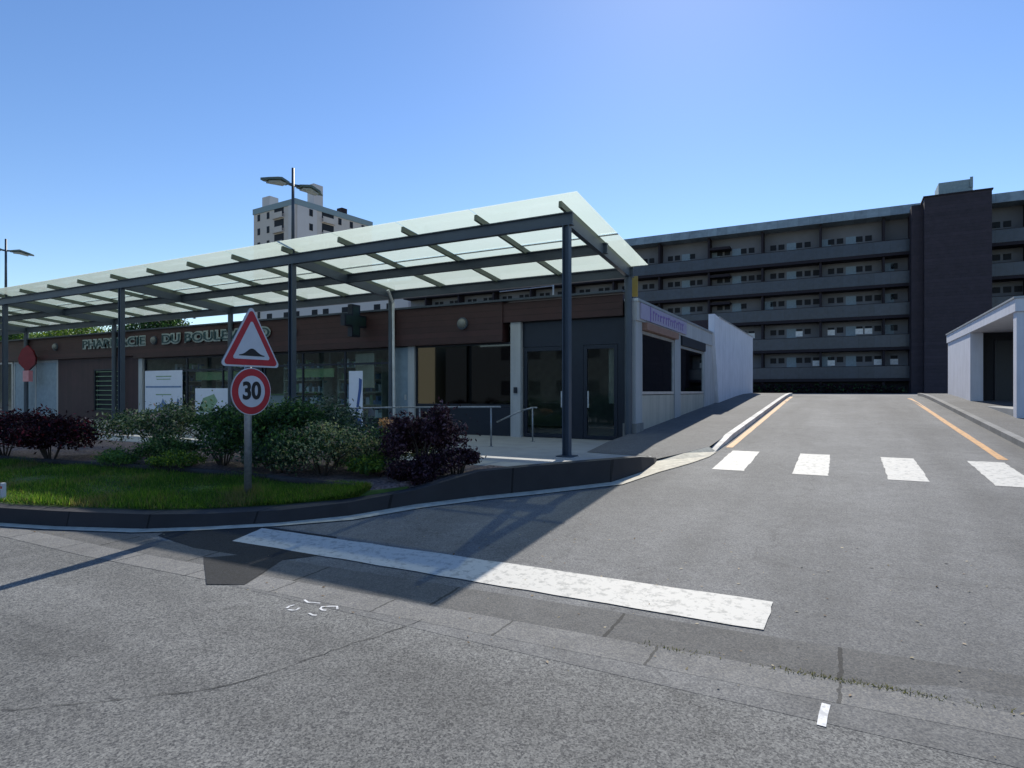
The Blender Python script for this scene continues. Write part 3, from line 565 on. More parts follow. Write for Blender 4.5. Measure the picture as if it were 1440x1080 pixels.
# ---------------------------------------------------------------- canopy
YF, YM, YB, BAY = 10.05, 11.85, 13.6, 6.95
cano = empty('glass_canopy', (-4.34, YF, .43), 'long steel canopy with frosted glass roof in front of the shops', 'canopy')
def cpart(mb, name, smooth=False):
    o = mb.build(name, cano); o.location = (4.34, -YF, -.43); return o
zf, zm, zb = 4.79, 4.62, 4.44     # beam tops
def gz(y): return 4.965-.108*(y-9.53)
PX = [-4.34-BAY*i for i in range(6)]
for i, x in enumerate(PX):
    mb = MB(); w = .064; mb.box(x-w, x-w+.02, YF-w, YF+w, .43, zf-.231, 'steel'); mb.box(x+w-.02, x+w, YF-w, YF+w, .43, zf-.231, 'steel'); mb.box(x-w+.02, x+w-.02, YF-.012, YF+.012, .43, zf-.231, 'steel')
    mb.box(x-.15, x+.15, YF-.15, YF+.15, .431, .45, 'steel')
    cpart(mb, 'post')
    mb = MB(); mb.tube((x, YB, .43), (x, YB, zb-.221), .085, 'steel', n=16); mb.box(x-.15, x+.15, YB-.15, YB+.15, .431, .45, 'steel'); cpart(mb, 'rear_post')
    if i == 1:
        mb = MB(); mb.path([(x+.16, YB-.35, zb-.03), (x+.15, YB-.1, zb-.35), (x+.15, YB-.06, .6), (x+.15, YB-.06, .44)], .04, 'joint'); cpart(mb, 'downpipe')
    mb = MB(); mb.bar((x, YF+.06, zf-.14), (x, YB-.02, zb-.12), .10, .20, 'steel'); cpart(mb, 'cross_beam')
xe0, xe1 = PX[-1]-.1, -4.34+.12
def ibeam(y, z, h, w=.12):
    mb = MB(); mb.box(xe0, xe1, y-w/2, y+w/2, z-.018, z, 'steel'); mb.box(xe0, xe1, y-w/2, y+w/2, z-h, z-h+.018, 'steel'); mb.box(xe0+.002, xe1-.002, y-.02, y+.02, z-h+.018, z-.018, 'steel'); return mb
cpart(ibeam(YF, zf, .23), 'front_beam'); cpart(ibeam(YM, zm, .21), 'middle_beam'); cpart(ibeam(YB, zb, .23), 'rear_beam')
GX = [-4.34+.42]+[-4.34-BAY/4*i for i in range(1, 21)]
ends = (9.53, 11.62, 13.80)
for i in range(0, 21):
    x = -4.34-BAY/4*i; mb = MB(); mb.bar((x, 9.75, gz(9.75)-.075), (x, 13.72, gz(13.72)-.075), .055, .11, 'rafter'); cpart(mb, 'rafter')
mb = MB(); mb.box(xe0, xe1+.3, ends[1]-.03, ends[1]+.03, gz(ends[1])-.03, gz(ends[1])-.014, 'joint'); cpart(mb, 'joint_rail')
for i in range(20):
    x1, x0 = GX[i]-.012, GX[i+1]+.0
    for a, b in ((ends[0], ends[1]-.008), (ends[1]+.008, ends[2])):
        mb = MB(); P = [(x0, a, gz(a)), (x1, a, gz(a)), (x1, b, gz(b)), (x0, b, gz(b))]
        mb.poly(P, [(0, 1, 2, 3)], 'frost').poly(P+[(x, y, z-.012) for x, y, z in P], [(7, 6, 5, 4), (0, 4, 5, 1), (1, 5, 6, 2), (2, 6, 7, 3), (3, 7, 4, 0)], 'edgeglass')
        cpart(mb, 'glass_panel')

# lamps standing on the canopy posts
lamp = empty('street_lamp', (-11.29, YF+.02, zf), 'double headed lamp standing above the canopy in front of the pale tower block', 'street lamp', 'double lamps above the canopy', R(64))
MB().tube((0, 0, -.005), (0, 0, 2.02), .04, 'steel', .032, 12).build('pole', lamp, True)
for sgn in (-1, 1):
    h = empty('lamp_head', (0, 0, 0)); h.parent = lamp
    a = R(12); dx, dy = math.cos(a)*sgn, math.sin(a)*sgn; nx, ny = -dy, dx
    z0 = 1.62
    def pt(u, v, z): u = u*1.05; v = v*1.1; return (dx*u+nx*v, dy*u+ny*v, z0+z)
    MB().bar(pt(.02, 0, .0), pt(.2, 0, .02), .06, .05, 'steel').build('arm', h)
    top = [pt(.12, -.08, .03), pt(.35, -.19, .05), pt(.62, -.1, .0), pt(.74, 0, -.02), pt(.62, .1, .0), pt(.35, .19, .05), pt(.12, .08, .03)]
    bot = [(x, y, z-.05) for x, y, z in top]
    pk = [pt(.35, 0, .11)]
    n = 7; MB().poly(top+bot+pk, [(i, (i+1) % n, 2*n) for i in range(n)]+[(i, (i+1) % n, n+(i+1) % n, n+i) for i in range(n)]+[tuple(range(2*n-1, n-1, -1))], 'lamphead').build('shell', h)
    q = [pt(.2, -.08, -.025), pt(.36, -.13, -.01), pt(.58, -.07, -.06), pt(.58, .07, -.06), pt(.36, .13, -.01), pt(.2, .08, -.025)]
    MB().poly([(x, y, z) for x, y, z in q]+[(x, y, z-.03) for x, y, z in q], [(0, 1, 2, 3, 4, 5), (11, 10, 9, 8, 7, 6)]+[(i, (i+1) % 6, 6+(i+1) % 6, 6+i) for i in range(6)], 'lampunder').build('diffuser', h)
l2 = copy_tree(lamp); l2.location.x = -25.19; l2['label'] = 'double headed lamp above the canopy at the left edge of the photo'

# ---------------------------------------------------------------- shops
SXR = -4.2; FY = 13.85
shop = empty('shop_building', (SXR, FY, .43), 'long low shop building with dark brown fascia under the glass canopy', 'building')
def sp(mb, name, parent=None, **k):
    par = parent or shop; o = mb.build(name, par, **k)
    o.location = (4.2, -FY, -.43) if par == shop else (0, 0, 0); return o
XL = -46
sp(MB().box(XL, SXR-.25, FY+.16, 23.6, 3.66, 3.80, 'roof').box(XL-.02, SXR-.22, 23.6, 23.8, .2, 3.85, 'palegrey').box(XL-.2, XL, FY, 23.6, .2, 3.85, 'palegrey'), 'roof')
sp(MB().box(XL, SXR-.3, FY+.2, 23.55, .434, .45, 'inside'), 'floor')
sp(MB().box(XL, SXR-.3, 18.4, 18.5, .45, 3.6, 'room').box(-11.05, -10.95, FY+.3, 18.4, .45, 3.6, 'room').box(-23.95, -23.85, FY+.3, 18.4, .45, 3.6, 'room').box(XL, SXR-.3, FY+.25, 18.4, 3.3, 3.36, 'room'), 'inner_wall')
# front fascia in three runs
sp(MB().box(-7.7, SXR-.30, FY-.16, FY+.15, 3.36, 3.86, 'wood'), 'fascia'); sp(MB().box(-24.0, -7.7, FY-.19, FY+.15, 2.87, 3.9, 'wood'), 'fascia'); sp(MB().box(XL, -24.0, FY-.16, FY+.15, 2.97, 3.9, 'wood'), 'fascia')
sp(MB().box(XL, SXR-.28, FY-.24, FY+.2, 3.905, 3.955, 'steel'), 'roof_edge')
sp(MB().box(-24.0, -7.7, FY-.205, FY-.192, 2.87, 2.93, 'wood').box(XL, -24.0, FY-.175, FY-.162, 2.97, 3.03, 'wood'), 'fascia_trim')
# corner pillar and side fascia
sp(MB().box(SXR-.26, SXR, FY-.14, FY+.38, .43, 3.3, 'pillar').box(SXR-.30, SXR+.03, FY-.17, FY+.40, .40, .85, 'kerb'), 'corner_pillar')
sp(MB().box(SXR-.25, SXR+.04, FY-.16, 23.6, 3.24, 3.68, 'palegrey').box(SXR-.26, SXR+.07, FY-.18, 23.62, 3.68, 3.74, 'alu'), 'side_fascia')
sp(MB().box(SXR-.2, SXR, 17.45, 18.15, .4, 3.24, 'pillar'), 'side_pillar'); sp(MB().box(SXR-.2, SXR, 21.65, 23.55, .4, 3.24, 'palegrey'), 'side_pillar')
sp(MB().box(SXR-.16, SXR-.03, FY+.38, 17.45, .3, 1.50, 'creamp').box(SXR-.16, SXR-.03, 18.15, 21.65, .3, 1.50, 'creamp'), 'side_panel')
sp(MB().box(SXR-.18, SXR+.12, 14.25, 17.42, 3.06, 3.235, 'copper').box(SXR-.18, SXR+.05, 18.16, 21.64, 2.96, 3.235, 'dark'), 'awning_box')
def frame(mb, x, ya, yb, z0, z1, w, m, d=.05, bars=()):
    """window frame lying in a plane of constant x"""
    mb.box(x-d, x, ya, yb, z0, z0+w, m).box(x-d, x, ya, yb, z1-w, z1, m).box(x-d, x, ya, ya+w, z0+w, z1-w, m).box(x-d, x, yb-w, yb, z0+w, z1-w, m)
    for b in bars: mb.box(x-d+.005, x-.005, b-w/2, b+w/2, z0+w, z1-w, m)
    return mb
def xframe(mb, y, xa, xb, z0, z1, w, m, d=.06, bars=(), rails=()):
    mb.box(xa, xb, y, y+d, z0, z0+w, m).box(xa, xb, y, y+d, z1-w, z1, m).box(xa, xa+w, y, y+d, z0+w, z1-w, m).box(xb-w, xb, y, y+d, z0+w, z1-w, m)
    for b in bars: mb.box(b-w/2, b+w/2, y+.004, y+d-.004, z0+w, z1-w, m)
    for r in rails: mb.box(xa+w, xb-w, y+.006, y+d-.006, r-w/2, r+w/2, m)
    return mb
def swin(ya, yb, z0, z1):
    w = sp(frame(MB(), SXR-.02, ya, yb, z0, z1, .07, 'alu'), 'side_window')
    MB().box(SXR-.055, SXR-.048, ya+.07, yb-.07, z0+.07, z1-.07, 'sglass').build('pane', w); return w
swin(14.25, 17.43, 1.52, 3.05); swin(18.17, 21.63, 1.52, 2.95)
sp(MB().box(SXR-.75, SXR-.6, 14.0, 21.8, 1.3, 3.2, 'inside'), 'blind_wall')
def fwin(name, xa, xb, z0, z1, m='dglass', fm='navy', w=.06, y=FY+.0, bars=(), rails=()):
    o = sp(xframe(MB(), y, xa, xb, z0, z1, w, fm, bars=bars, rails=rails), name)
    MB().box(xa+w, xb-w, y+.025, y+.033, z0+w, z1-w, m).build('pane', o); return o
# glazed entrance at the corner
sp(MB().box(-7.2, SXR-.27, FY+.005, FY+.07, 2.72, 3.36, 'navy').box(-5.95, -5.55, FY+.004, FY+.07, .43, 2.72, 'navy').box(SXR-.47, SXR-.27, FY+.004, FY+.07, .43, 2.72, 'navy'), 'transom_panel')
d = fwin('glass_door', -7.18, -5.96, .44, 2.71, 'glass', w=.10); MB().bar((-6.1, FY-.05, 1.2), (-6.1, FY-.05, 1.6), .03, .03, 'alu', (0, 1, 0)).build('handle', d)
d = fwin('glass_door', -5.54, -4.68, .44, 2.71, 'glass', w=.09); MB().bar((-5.4, FY-.05, 1.2), (-5.4, FY-.05, 1.6), .03, .03, 'alu', (0, 1, 0)).build('handle', d)
sp(MB().box(-7.50, -7.21, FY-.12, FY+.2, .43, 3.36, 'pillar').box(-7.39, -7.30, FY-.16, FY-.12, 1.55, 1.7, 'navy'), 'pillar')
# dark shop window
fwin('shop_window', -10.62, -7.51, 1.2, 2.87, 'dglass', w=.05, rails=()); sp(MB().box(-10.62, -7.51, FY+.003, FY+.1, .43, 1.195, 'navy'), 'stall_riser')
# pale doors and pharmacy front
sp(MB().box(-10.85, -10.63, FY-.06, FY+.2, .43, 2.87, 'pillar'), 'pillar')
dd = sp(MB().box(-11.46, -10.87, FY-.02, FY+.06, .45, 2.85, 'doorblue'), 'service_door'); MB().box(-10.97, -10.93, FY-.06, FY-.021, 1.35, 1.5, 'alu').build('handle', dd)
fwin('shop_window', -16.9, -11.48, .75, 2.86, 'glass', w=.06, bars=(-13.3, -15.1), rails=(2.42,)); fwin('shop_window', -23.6, -17.0, .55, 2.86, 'glass', w=.06, bars=(-21.0, -19.0), rails=(2.36,))
sp(MB().box(-23.85, -11.48, FY+.004, FY+.12, .43, .745, 'navy'), 'stall_riser')
sp(MB().box(-23.86, -23.61, FY-.08, FY+.1, .43, 2.86, 'pillar'), 'pillar')
sp(MB().box(-25.1, -23.87, FY-.02, FY+.1, .43, 2.97, 'woodv').box(-29.9, -27.1, FY-.02, FY+.1, .43, 2.97, 'woodv').box(-27.1, -25.1, FY-.02, FY+.1, .43, .75, 'woodv').box(-27.1, -25.1, FY-.02, FY+.1, 2.5, 2.97, 'woodv'), 'boarded_wall')
w_ = sp(xframe(MB(), FY-.01, -27.1, -25.1, .75, 2.5, .06, 'navy'), 'louvre_window'); mb = MB()
for k in range(9): mb.bar((-27.03, FY+.05, .87+k*.19), (-25.17, FY+.05, .87+k*.19), .05, .025, 'posterg')
mb.build('slats', w_); MB().box(-27.04, -25.16, FY+.09, FY+.1, .81, 2.44, 'dark').build('pane', w_)
fd = sp(xframe(MB(), FY, -33.9, -29.95, .43, 2.97, .12, 'pillar', bars=(-31.9, -32.9)), 'shop_front'); MB().box(-33.78, -30.07, FY+.02, FY+.03, .55, 2.85, 'doorblue').build('door_panel', fd)
fwin('shop_window', XL, -34.0, .5, 2.96, 'glass', 'alu', w=.09, bars=(-36.5, -39, -42))
# display shelves inside
for k, x in enumerate((-22.3, -19.6, -16.0, -13.5)):
    u = empty('display_shelf', (x, 14.9, .45), ['display shelf of goods behind the large white window poster', 'display shelf of goods behind the green and white window poster', 'display shelf of goods behind the pharmacy window near the canopy lamp post', 'display shelf of goods behind the standing blue banner'][k], 'shelf', 'shelves of goods inside the pharmacy')
    mb = MB(); [mb.box(-.9, .9, -.2, .2, .3+.4*j, .33+.4*j, 'room') for j in range(5)]; mb.box(-.93, -.9, -.2, .2, 0, 2.1, 'room').box(.9, .93, -.2, .2, 0, 2.1, 'room'); mb.build('rack', u)
    mb = MB(); rr_ = random.Random(k)
    for j in range(5):
        x_ = -.85
        while x_ < .75: ww = rr_.uniform(.06, .16); mb.box(x_, x_+ww, -.12, .1, .331+.4*j, .331+.4*j+rr_.uniform(.12, .3), rr_.choice(['goods', 'poster', 'posterg', 'posterb', 'goods'])); x_ += ww+.02
    mb.build('goods', u)
for x0_, x1_, z0_, z1_, m_, lb in ((-21.0, -18.6, 2.0, 2.30, 'greenboard', 'pale green board hanging inside the pharmacy window left of the road sign'), (-15.9, -14.1, 2.05, 2.32, 'greenboard', 'pale green board hanging inside the pharmacy window right of the canopy lamp post'), (-13.2, -12.45, 1.7, 2.75, 'creamp', 'cream upright board inside the pharmacy window above the blue banner')):
    bd = empty('hanging_board', ((x0_+x1_)/2, FY+.35, z0_), lb, 'board'); w2 = (x1_-x0_)/2
    MB().box(-w2, w2, 0, .03, 0, z1_-z0_, m_).build('panel', bd); MB().tube((-w2*.8, .015, z1_-z0_), (-w2*.8, .015, 3.3-z0_), .006, 'alu', n=6).build('cord', bd); MB().tube((w2*.8, .015, z1_-z0_), (w2*.8, .015, 3.3-z0_), .006, 'alu', n=6).build('cord', bd)
ds = empty('display_stand', (-13.6, FY+.75, .45), 'blue and white display stand inside the window left of the tall banner', 'display stand')
MB().box(-.25, .25, -.15, .15, 0, .9, 'poster').build('base', ds); MB().prism([(-.22, .9), (.22, .9), (.26, 1.2), (.12, 1.5), (-.12, 1.5), (-.26, 1.2)], -.08, .08, 'posterb').build('figure_board', ds)
ct = empty('shop_counter', (-17.5, 15.4, .45), 'pale counter inside the pharmacy behind the canopy lamp post', 'counter')
MB().box(-1.1, 1.1, -.3, .3, 0, 1.0, 'poster').build('base', ct); MB().box(-1.2, 1.2, -.36, .36, 1.001, 1.05, 'greenboard').build('worktop', ct)
# window posters and banner
p = empty('window_poster', (-22.35, FY-.04, .75), 'large white poster with green lines and a blue band in the left pharmacy window', 'poster', 'white window posters')
MB().box(-1.15, 1.15, 0, .012, 0, 1.62, 'poster').build('sheet', p)
mb = MB(); mb.box(-1.1, 1.1, -.004, -.001, .98, 1.04, 'posterb').box(-.45, .5, -.004, -.001, 1.38, 1.42, 'posterg').box(-.4, .45, -.004, -.001, 1.28, 1.31, 'posterg').box(-.45, .5, -.004, -.001, .70, .74, 'posterg')
mb.prism([(-.5, .2), (-.3, .34), (-.12, .38), (-.02, .58), (.12, .42), (.45, .26), (.5, .2)], -.004, -.001, 'posterb').prism([(.8, .1), (.95, .1), (.98, .5), (.88, .6), (.82, .45)], -.004, -.001, 'posterb'); mb.build('print', p)
p = empty('window_poster', (-19.5, FY-.04, .75), 'lower white poster with pale green print behind the road sign', 'poster', 'white window posters')
MB().box(-.95, .95, 0, .012, 0, .95, 'poster').build('sheet', p); mb = MB(); mb.prism([(-.8, .1), (-.1, .1), (.3, .5), (.1, .75), (-.5, .6)], -.004, -.001, 'posterg').build('print', p)
b = empty('roll_up_banner', (-12.35, FY-.55, .43), 'tall standing white and blue banner in front of the pharmacy window', 'banner')
MB().box(-.27, .27, -.1, .1, 0, .08, 'alu').build('base', b); MB().box(-.26, .26, -.005, .005, .08, 1.75, 'poster').build('sheet', b)
mb = MB(); mb.prism([(-.2, .1), (.2, .1), (.22, .35), (-.15, .45)], -.010, -.006, 'blue').prism([(.0, .55), (.1, .6), (.22, 1.2), (.24, 1.5), (.13, 1.55), (.12, 1.25)], -.010, -.006, 'blue').build('print', b)

# fascia letters
ps = empty('pharmacy_sign', (-21.5, FY-.21, 3.5), 'row of teal letters with white edges reading PHARMACIE DU BOULEVARD on the brown fascia', 'shop sign')
for word, xa, xb in (('PHARMACIE', -27.6, -23.2), ('DU', -22.1, -21.0), ('BOULEVARD', -20.75, -16.3)):
    yy = -.03 if xa > -24 else .02
    for off, m, ex, dy in ((.05, 'letter', .012, 0), (-.003, 'teal', .012, -.026)):
        o = text('letters', word, m, .44, ((xa+xb)/2+21.5, yy+dy, 0), (R(90), 0, 0), ps, ex, off)
        bb = [c[0] for c in o.bound_box]; o.scale.x = (xb-xa-(.0 if off > 0 else .07))/(max(bb)-min(bb)); o.location.z = .0
cr = empty('pharmacy_cross', (-12.35, FY-.62, 3.62), 'dark unlit pharmacy cross projecting from the brown fascia', 'shop sign')
def cross(a, s): return [(-a, -s), (-a, -a), (-s, -a), (-s, a), (-a, a), (-a, s), (a, s), (a, a), (s, a), (s, -a), (a, -a), (a, -s)]
o = MB().prism(cross(.17, .46), -.08, .08, 'navy').build('cross_box', cr); o.rotation_euler.z = R(90)
o = MB().prism(cross(.12, .40), -.085, -.081, 'crossface').prism(cross(.12, .40), .081, .085, 'crossface').build('cross_face', cr); o.rotation_euler.z = R(90)
MB().bar((0, .42, .05), (0, .62, .05), .05, .05, 'steel').build('bracket', cr)
tb = empty('tobacco_sign', (-31.4, FY-.5, 3.0), 'red lozenge tobacco sign with a small pink box below it, before the pale blue front', 'shop sign')
o = MB().prism([(0, -.55), (-.3, -.2), (-.32, .05), (-.2, .4), (0, .6), (.2, .4), (.32, .05), (.3, -.2)], -.09, .09, 'redsign').build('lozenge', tb); o.rotation_euler.z = R(45)
MB().box(-.25, .25, -.08, .08, -.98, -.5, 'pink').build('box_sign', tb); MB().bar((0, .09, .1), (0, .34, .1), .05, .05, 'steel').build('bracket', tb)
wl = empty('wall_lamp', (-8.9, FY-.2, 3.40), 'round wall lamp on the brown fascia above the dark shop window', 'wall lamp', 'round lamps on the brown fascia')
MB().tube((0, .01, 0), (0, -.05, 0), .16, 'steel', .16, 24).build('base', wl)
mb = MB(); ns_ = 20
for k in range(4):
    a0, a1 = R(k*22), R((k+1)*22); mb.tube((0, -.05-.09*math.sin(a0), 0), (0, -.05-.09*math.sin(a1), 0), .13*math.cos(a0), 'lampglass', max(.004, .13*math.cos(a1)), ns_)
mb.build('glass', wl)
for x, lb in ((-15.3, 'round wall lamp right of the BOULEVARD letters, beside the lamp post'), (-22.62, 'round wall lamp between the PHARMACIE and DU letters'), (-29.75, 'round wall lamp at the left end of the brown fascia')):
    c_ = copy_tree(wl); c_.location.x = x; c_.location.z = 3.5; c_['label'] = lb
    if x < -24: c_.location.y = FY-.17
# side sign
sg = empty('side_sign', (SXR+.045, 16.0, 3.46), 'lavender and purple shop sign on the side fascia facing the road', 'shop sign')
MB().box(0, .03, -2.1, 2.6, -.17, .2, 'lav').build('board', sg)
mb = MB(); rr_ = random.Random(8); y_ = -1.1
mb.box(.031, .036, -1.35, -1.28, -.17, .2, 'purple')
while y_ < 2.1:
    w1 = rr_.uniform(.12, .22); hh = rr_.uniform(.07, .12); mb.box(.031, .036, y_, y_+w1*.3, -hh, hh, 'purple').box(.031, .036, y_+w1*.31, y_+w1, hh-.05, hh, 'purple'); y_ += w1+.09
mb.build('lettering', sg)
oc = empty('roof_sign', (-4.55, 14.6, 3.80), 'small ochre sign standing on the roof corner behind the canopy end', 'shop sign')
MB().box(-.13, .13, -.02, .02, .12, .62, 'yellow').build('panel', oc); MB().box(-.02, .02, -.02, .02, 0, .119, 'steel').build('stand', oc)
ap = empty('roof_pole', (-6.6, 14.4, 3.80), 'thin white pole on the shop roof right of the canopy post', 'pole')
MB().tube((0, 0, 0), (0, 0, .55), .02, 'alu').build('mast', ap); MB().tube((0, 0, .53), (-1.6, 0, .50), .012, 'alu').build('arm', ap)

# handrails
def rail(name, pts, posts, label, base=.43):
    t = empty(name, (pts[0][0], pts[0][1], base), label, 'handrail', 'steel handrails on the terrace'); o_ = np.array([pts[0][0], pts[0][1], base])
    MB().path([tuple(np.array(p)-o_) for p in pts], .02, 'galv', 10).build('top_rail', t, True)
    for x, y, z in posts: MB().tube((x-o_[0], y-o_[1], 0), (x-o_[0], y-o_[1], z-base), .018, 'galv', n=10).tube((x-o_[0], y-o_[1], 0), (x-o_[0], y-o_[1], .01), .05, 'galv', n=12).build('post', t, True)
rail('handrail', [(-6.30, 11.1, 1.27), (-9.2, 11.1, 1.22), (-12.9, 11.1, 1.12)], [(-6.53, 11.1, 1.26), (-8.4, 11.1, 1.23), (-10.3, 11.1, 1.19), (-12.2, 11.1, 1.14)], 'long steel handrail on the terrace before the dark shop window')
rail('handrail', [(-7.25, 12.6, .86), (-6.6, 12.6, 1.14), (-6.3, 12.6, 1.22), (-6.18, 12.6, 1.22)], [(-6.3, 12.6, 1.22)], 'short sloping steel handrail beside the left glass door')

# blocks behind the shops, left of the side road
wb = empty('white_building', (-4.1, 23.8, .9), 'plain white rendered building up the left side of the road', 'building')
def wp(mb, name): o = mb.build(name, wb); o.location = (4.1, -23.8, -.9); return o
wp(MB().box(-4.3, -4.08, 23.82, 33.5, .9, 4.36, 'whitewall').poly([(-4.3, 22.9, 3.6), (-4.08, 22.9, 3.6), (-4.08, 23.81, .9), (-4.3, 23.81, .9), (-4.3, 22.9, 4.4), (-4.08, 22.9, 4.4), (-4.08, 23.81, 4.36), (-4.3, 23.81, 4.36)], [(0, 1, 2, 3), (4, 5, 6, 7), (0, 1, 5, 4), (0, 3, 7, 4), (1, 2, 6, 5)], 'whitewall'), 'side_wall')
wp(MB().box(-14, -4.31, 23.85, 24.0, .9, 4.3, 'woodv').box(-14, -4.31, 33.3, 33.5, .9, 4.3, 'whitewall'), 'end_wall'); wp(MB().box(-14, -4.31, 24.0, 33.3, 4.2, 4.3, 'roof'), 'roof')

wp(MB().box(-4.34, -4.05, 23.8, 33.53, 4.363, 4.39, 'alu'), 'coping')
# ---------------------------------------------------------------- white building on the right
rb = empty('garage_building', (3.8, 19.3, .9), 'low white building with open front and corner column on the right', 'building')
def rp(mb, name): o = mb.build(name, rb); o.location = (-3.8, -19.3, -.9); return o
rp(MB().box(3.8, 4.15, 25.6, 30.6, .95, 3.58, 'whitewall'), 'side_wall'); rp(MB().box(3.8, 4.12, 19.32, 19.66, .9, 3.58, 'whitewall'), 'column')
rp(MB().box(9.6, 9.9, 19.32, 19.66, .9, 3.58, 'whitewall'), 'column'); rp(MB().box(3.76, 15, 19.26, 30.65, 3.582, 3.90, 'whitewall'), 'roof_slab'); rp(MB().box(3.73, 15.03, 19.23, 30.68, 3.902, 3.95, 'pillar'), 'roof_edge')
rp(MB().box(4.16, 15, 25.9, 26.1, 1.1, 3.58, 'dark').box(14.7, 15, 19.4, 30.6, 1.1, 3.58, 'whitewall').box(4.16, 14.7, 30.4, 30.6, 1.1, 3.58, 'whitewall'), 'inner_wall')
rp(MB().box(3.82, 15, 19.34, 25.6, .8, 1.14, 'terr'), 'floor')
gd = rp(MB().box(4.5, 7.0, 25.82, 25.89, 1.14, 3.3, 'navy'), 'garage_door')

# ---------------------------------------------------------------- dark balcony block
AY = 62.; B0 = 1.4
ab = empty('apartment_building', (0, AY, B0), 'long dark balcony apartment block across the end of the road', 'building')
def apx(mb, name, parent=None): o = mb.build(name, parent or ab); o.location = (0, -AY, -B0) if not parent else (0, 0, 0); return o
x0, x1 = -49.5, 62.
apx(MB().box(x0, x1, AY+1.5, AY+13, B0-.1, 17.0, 'aptwall'), 'wall')
apx(MB().poly([(x0-.3, AY-.3, 16.75), (x1, AY-.3, 16.75), (x1, AY-.1, 17.55), (x0-.3, AY-.1, 17.55), (x1, AY+13.2, 17.6), (x0-.3, AY+13.2, 17.6), (x1, AY+13.2, 16.75), (x0-.3, AY+13.2, 16.75)], [(0, 1, 2, 3), (3, 2, 4, 5), (5, 4, 6, 7), (7, 6, 1, 0), (0, 3, 5, 7), (1, 2, 4, 6)], 'fascia'), 'roof')
lev = [2.75, 5.45, 8.2, 10.9, 13.6]
for z in lev:
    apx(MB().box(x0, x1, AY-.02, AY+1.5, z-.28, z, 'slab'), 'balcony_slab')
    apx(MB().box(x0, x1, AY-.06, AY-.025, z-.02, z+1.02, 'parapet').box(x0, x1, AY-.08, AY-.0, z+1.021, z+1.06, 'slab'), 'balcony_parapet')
for i in range(-9, 12):
    x = -1.8+4.93*i
    if 5 < x < 11.4: continue
    apx(MB().box(x-.09, x+.09, AY+.2, AY+1.49, B0, 16.74, 'slab'), 'partition')
apx(MB().box(x0, x1, AY+1.3, AY+1.49, B0, 2.45, 'dark'), 'ground_floor')
w0 = apx(MB().box(-.26, .26, -.03, .0, 0, .5, 'win').box(-.30, .30, -.012, .0, -.05, -.001, 'aptwall'), 'window'); w0.location = (-1, 1.5, 0)
b0 = apx(MB().box(-.30, .30, -.05, -.031, .0, .5, 'daywin'), 'daylight_pane'); b0.location = (0, 1.5, 0)  # white pane painted in place of daylight showing through the block
rw = random.Random(5); k = 0; nb = 0
for li, z in enumerate(lev):
    for i in range(-3, 4):
        xb = -1.8+4.93*i
        if 2 < xb < 8.0: xb = None if xb > 4 else xb
        if xb is None: continue
        for dx, num in ((.85, 2), (3.1, rw.choice([2, 2, 3, 1]))):
            for q in range(num):
                xw = xb+dx+q*.72
                if 4.6 < xw < 11.6: continue
                if k < 98:
                    o = w0 if k == 0 else w0.copy()
                    if k: C.collection.objects.link(o)
                    o.location = (xw, 1.495, z+1.50-B0); k += 1
                    if (li == 1 and rw.random() < .35) or (li == 0 and rw.random() < .2):
                        o2 = b0 if nb == 0 else b0.copy()
                        if nb: C.collection.objects.link(o2)
                        o2.location = (xw, 1.495, z+1.30-B0 if li else z+1.2-B0); nb += 1
        if xb is not None and rw.random() < .0: pass
    for xs in (-11.6,):
        apx(MB().box(xs, xs+1.9, AY+.3, AY+1.49, z+1.9, z+2.15, 'slab').box(xs, xs+1.9, AY+.25, AY+.35, z+.0, z+1.1, 'slab'), 'stair_screen')
dr = apx(MB().box(-.42, .42, -.03, 0, 0, 2.05, 'doorblue').box(.25, .3, -.05, -.031, 1.0, 1.1, 'alu'), 'balcony_door'); kk = 0; rw2 = random.Random(9)
for z in lev:
    for i in range(-3, 2):
        for off_ in ((2.45,) if rw2.random() < .6 else (2.45, .42)):
            o = dr if kk == 0 else dr.copy()
            if kk: C.collection.objects.link(o)
            o.location = (-1.8+4.93*i+off_, 1.495, z+.0-B0); kk += 1
mb = MB(); k2 = 0
for li, z in enumerate(lev):
    for i in range(-9, 12):
        xb = -1.8+4.93*i
        if xb < -18 or 8 < xb or (li == 4 and -15 < xb < 2): 
            for dx in (.85, 1.57, 3.1, 3.82): mb.box(xb+dx-.26, xb+dx+.26, AY+1.46, AY+1.495, z+1.51, z+2.0, 'win')
tag(apx(mb, 'window_row'), kind='stuff')
# stair tower
st = apx(MB().box(5.82, 10.2, 59.5, 64, B0-.1, 17.3, 'tower').poly([(5.82, 59.5, 17.3), (10.2, 59.5, 17.3), (10.2, 59.5, 17.42), (5.82, 59.5, 17.3)], [(0, 1, 2)], 'tower'), 'stair_tower')
apx(MB().box(5.0, 5.81, 60.3, 64, B0-.1, 17.0, 'tower'), 'stair_tower'); apx(MB().box(5.74, 10.28, 59.42, 64.1, 17.31, 17.42, 'slab'), 'tower_edge')
apx(MB().box(7.0, 9.3, 61.5, 64, 17.43, 18.9, 'zinc').box(9.1, 9.3, 61.4, 61.49, 18.2, 19.05, 'zinc'), 'lift_housing')
# ground level hedge and planter before the block
hedge('far_hedge', -12, 4.5, 57.5, 58.8, 1.4, 2.2, 5000, .12, purp[:1]+grn[:1]+grn[1:2], 'dark hedge strip at the foot of the balcony apartment block', 61, [.7, .25, .05])

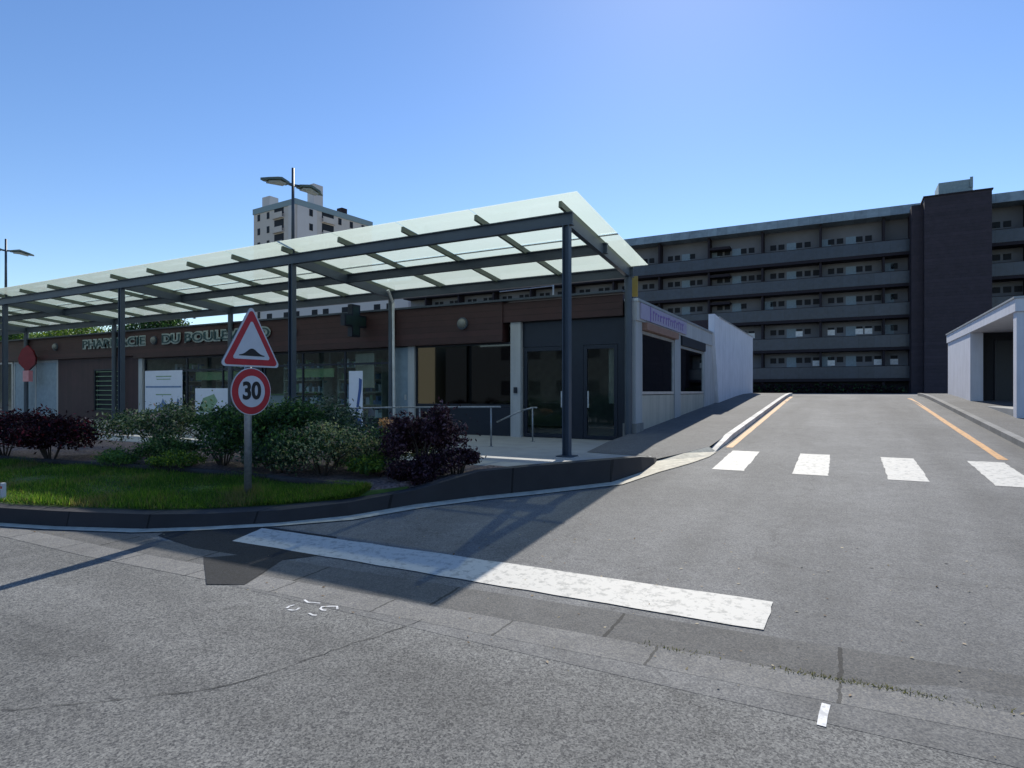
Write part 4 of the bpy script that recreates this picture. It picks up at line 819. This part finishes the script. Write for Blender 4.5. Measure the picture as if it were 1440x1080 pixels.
# ---------------------------------------------------------------- pale tower block
fb = empty('tower_block', (-90.3, 81.1, 0), 'tall pale tower block rising behind the canopy', 'building', rz=R(-5))
FW, FD, FH = 13., 19.3, 37.8
def fp(mb, name, parent=None): return mb.build(name, parent or fb)
fp(MB().box(-FW, 0, 0, FD, 0, FH-1.1, 'flatwall'), 'wall'); fp(MB().box(-FW-.15, .15, -.15, FD+.15, FH-1.1, FH, 'zinc'), 'roof_parapet')
fp(MB().box(-1.9, -.02, -.18, -.01, 0, FH-1.15, 'flatpil').box(.01, .2, .3, 4.8, 0, FH-1.15, 'flatpil'), 'pale_panel')
fp(MB().box(-11.7, -9.3, 1, 3, FH, FH+2.4, 'flatpil'), 'chimney'); fp(MB().box(-1.9, .0, 4.2, 6.4, FH, FH+4.0, 'flatpil'), 'chimney'); fp(MB().box(-1.6, -.1, 11.2, 12.6, FH, FH+1.1, 'slab'), 'chimney')
nfl = 13; first = None; cnt = 0
fw0 = fp(MB().box(-.4, .4, -.05, 0, 0, 1.3, 'win'), 'window'); fw0.location = (-7, -.01, 3)
for fl in range(4, nfl):
    z = 2.2+fl*2.75
    for xx in (-11.3, -8.3):
        o = fw0 if cnt == 0 else fw0.copy()
        if cnt: C.collection.objects.link(o)
        o.location = (xx, -.01, z); cnt += 1
    for yy in (3.4, 10.6, 13.6, 16.8):
        o = fw0.copy(); C.collection.objects.link(o); o.location = (.21 if yy < 4.3 else .01, yy, z); o.rotation_euler.z = R(90); cnt += 1
    for (bx, by, rz) in ((-4.9, -.01, 0), (.01, 7.6, 90)):
        mb = MB(); mb.box(-1.45, 1.45, -.02, 0, 0.7, 2.4, 'dark').box(-1.5, 1.5, -.5, -.021, -.15, 0, 'flatwall').box(-1.5, 1.5, -.5, -.44, .01, .95, 'flatwall'); o = fp(mb, 'balcony'); o.location = (bx, by, z-.3); o.rotation_euler.z = R(rz)
pb = empty('pale_annex', (-64, 70, 1.4), 'pale low apartment wing seen between the canopy and the shop roof', 'building')
MB().box(-22, 9, 0, 12, 0, 16.2, 'flatpil').build('wall', pb)
w1 = MB().box(-.6, .6, -.05, -.001, 0, 1.3, 'win').build('window', pb); w1.location = (-20, 0, 10); kk = 0
for z in (6.2, 9, 11.8):
    for i in range(9):
        o = w1 if kk == 0 else w1.copy()
        if kk: C.collection.objects.link(o)
        o.location = (-20+3.2*i+(.8 if i % 2 else 0), 0, z); kk += 1

# building across the main road, seen mirrored in the shop glass
ob = empty('cream_building', (-10, -30, 0), 'cream building across the main road, seen only mirrored in the shop windows', 'building')
MB().box(-35.5, -31.5, -10, 0, 0, 7.5, 'oppo').build('wall', ob)
MB().box(-30, 26, -10, 0, 0, 6.5, 'greyrender').build('wall', ob)
MB().box(-150, -37, -10, 0, 0, 10.5, 'greyrender').build('wall', ob)
ow = MB().box(-.7, .7, .001, .05, 0, 1.5, 'win').build('window', ob); kk = 0
for z in (1.2, 5):
    for i in range(15):
        o = ow if kk == 0 else ow.copy()
        if kk: C.collection.objects.link(o)
        o.location = (-22+3.3*i, 0, z); kk += 1
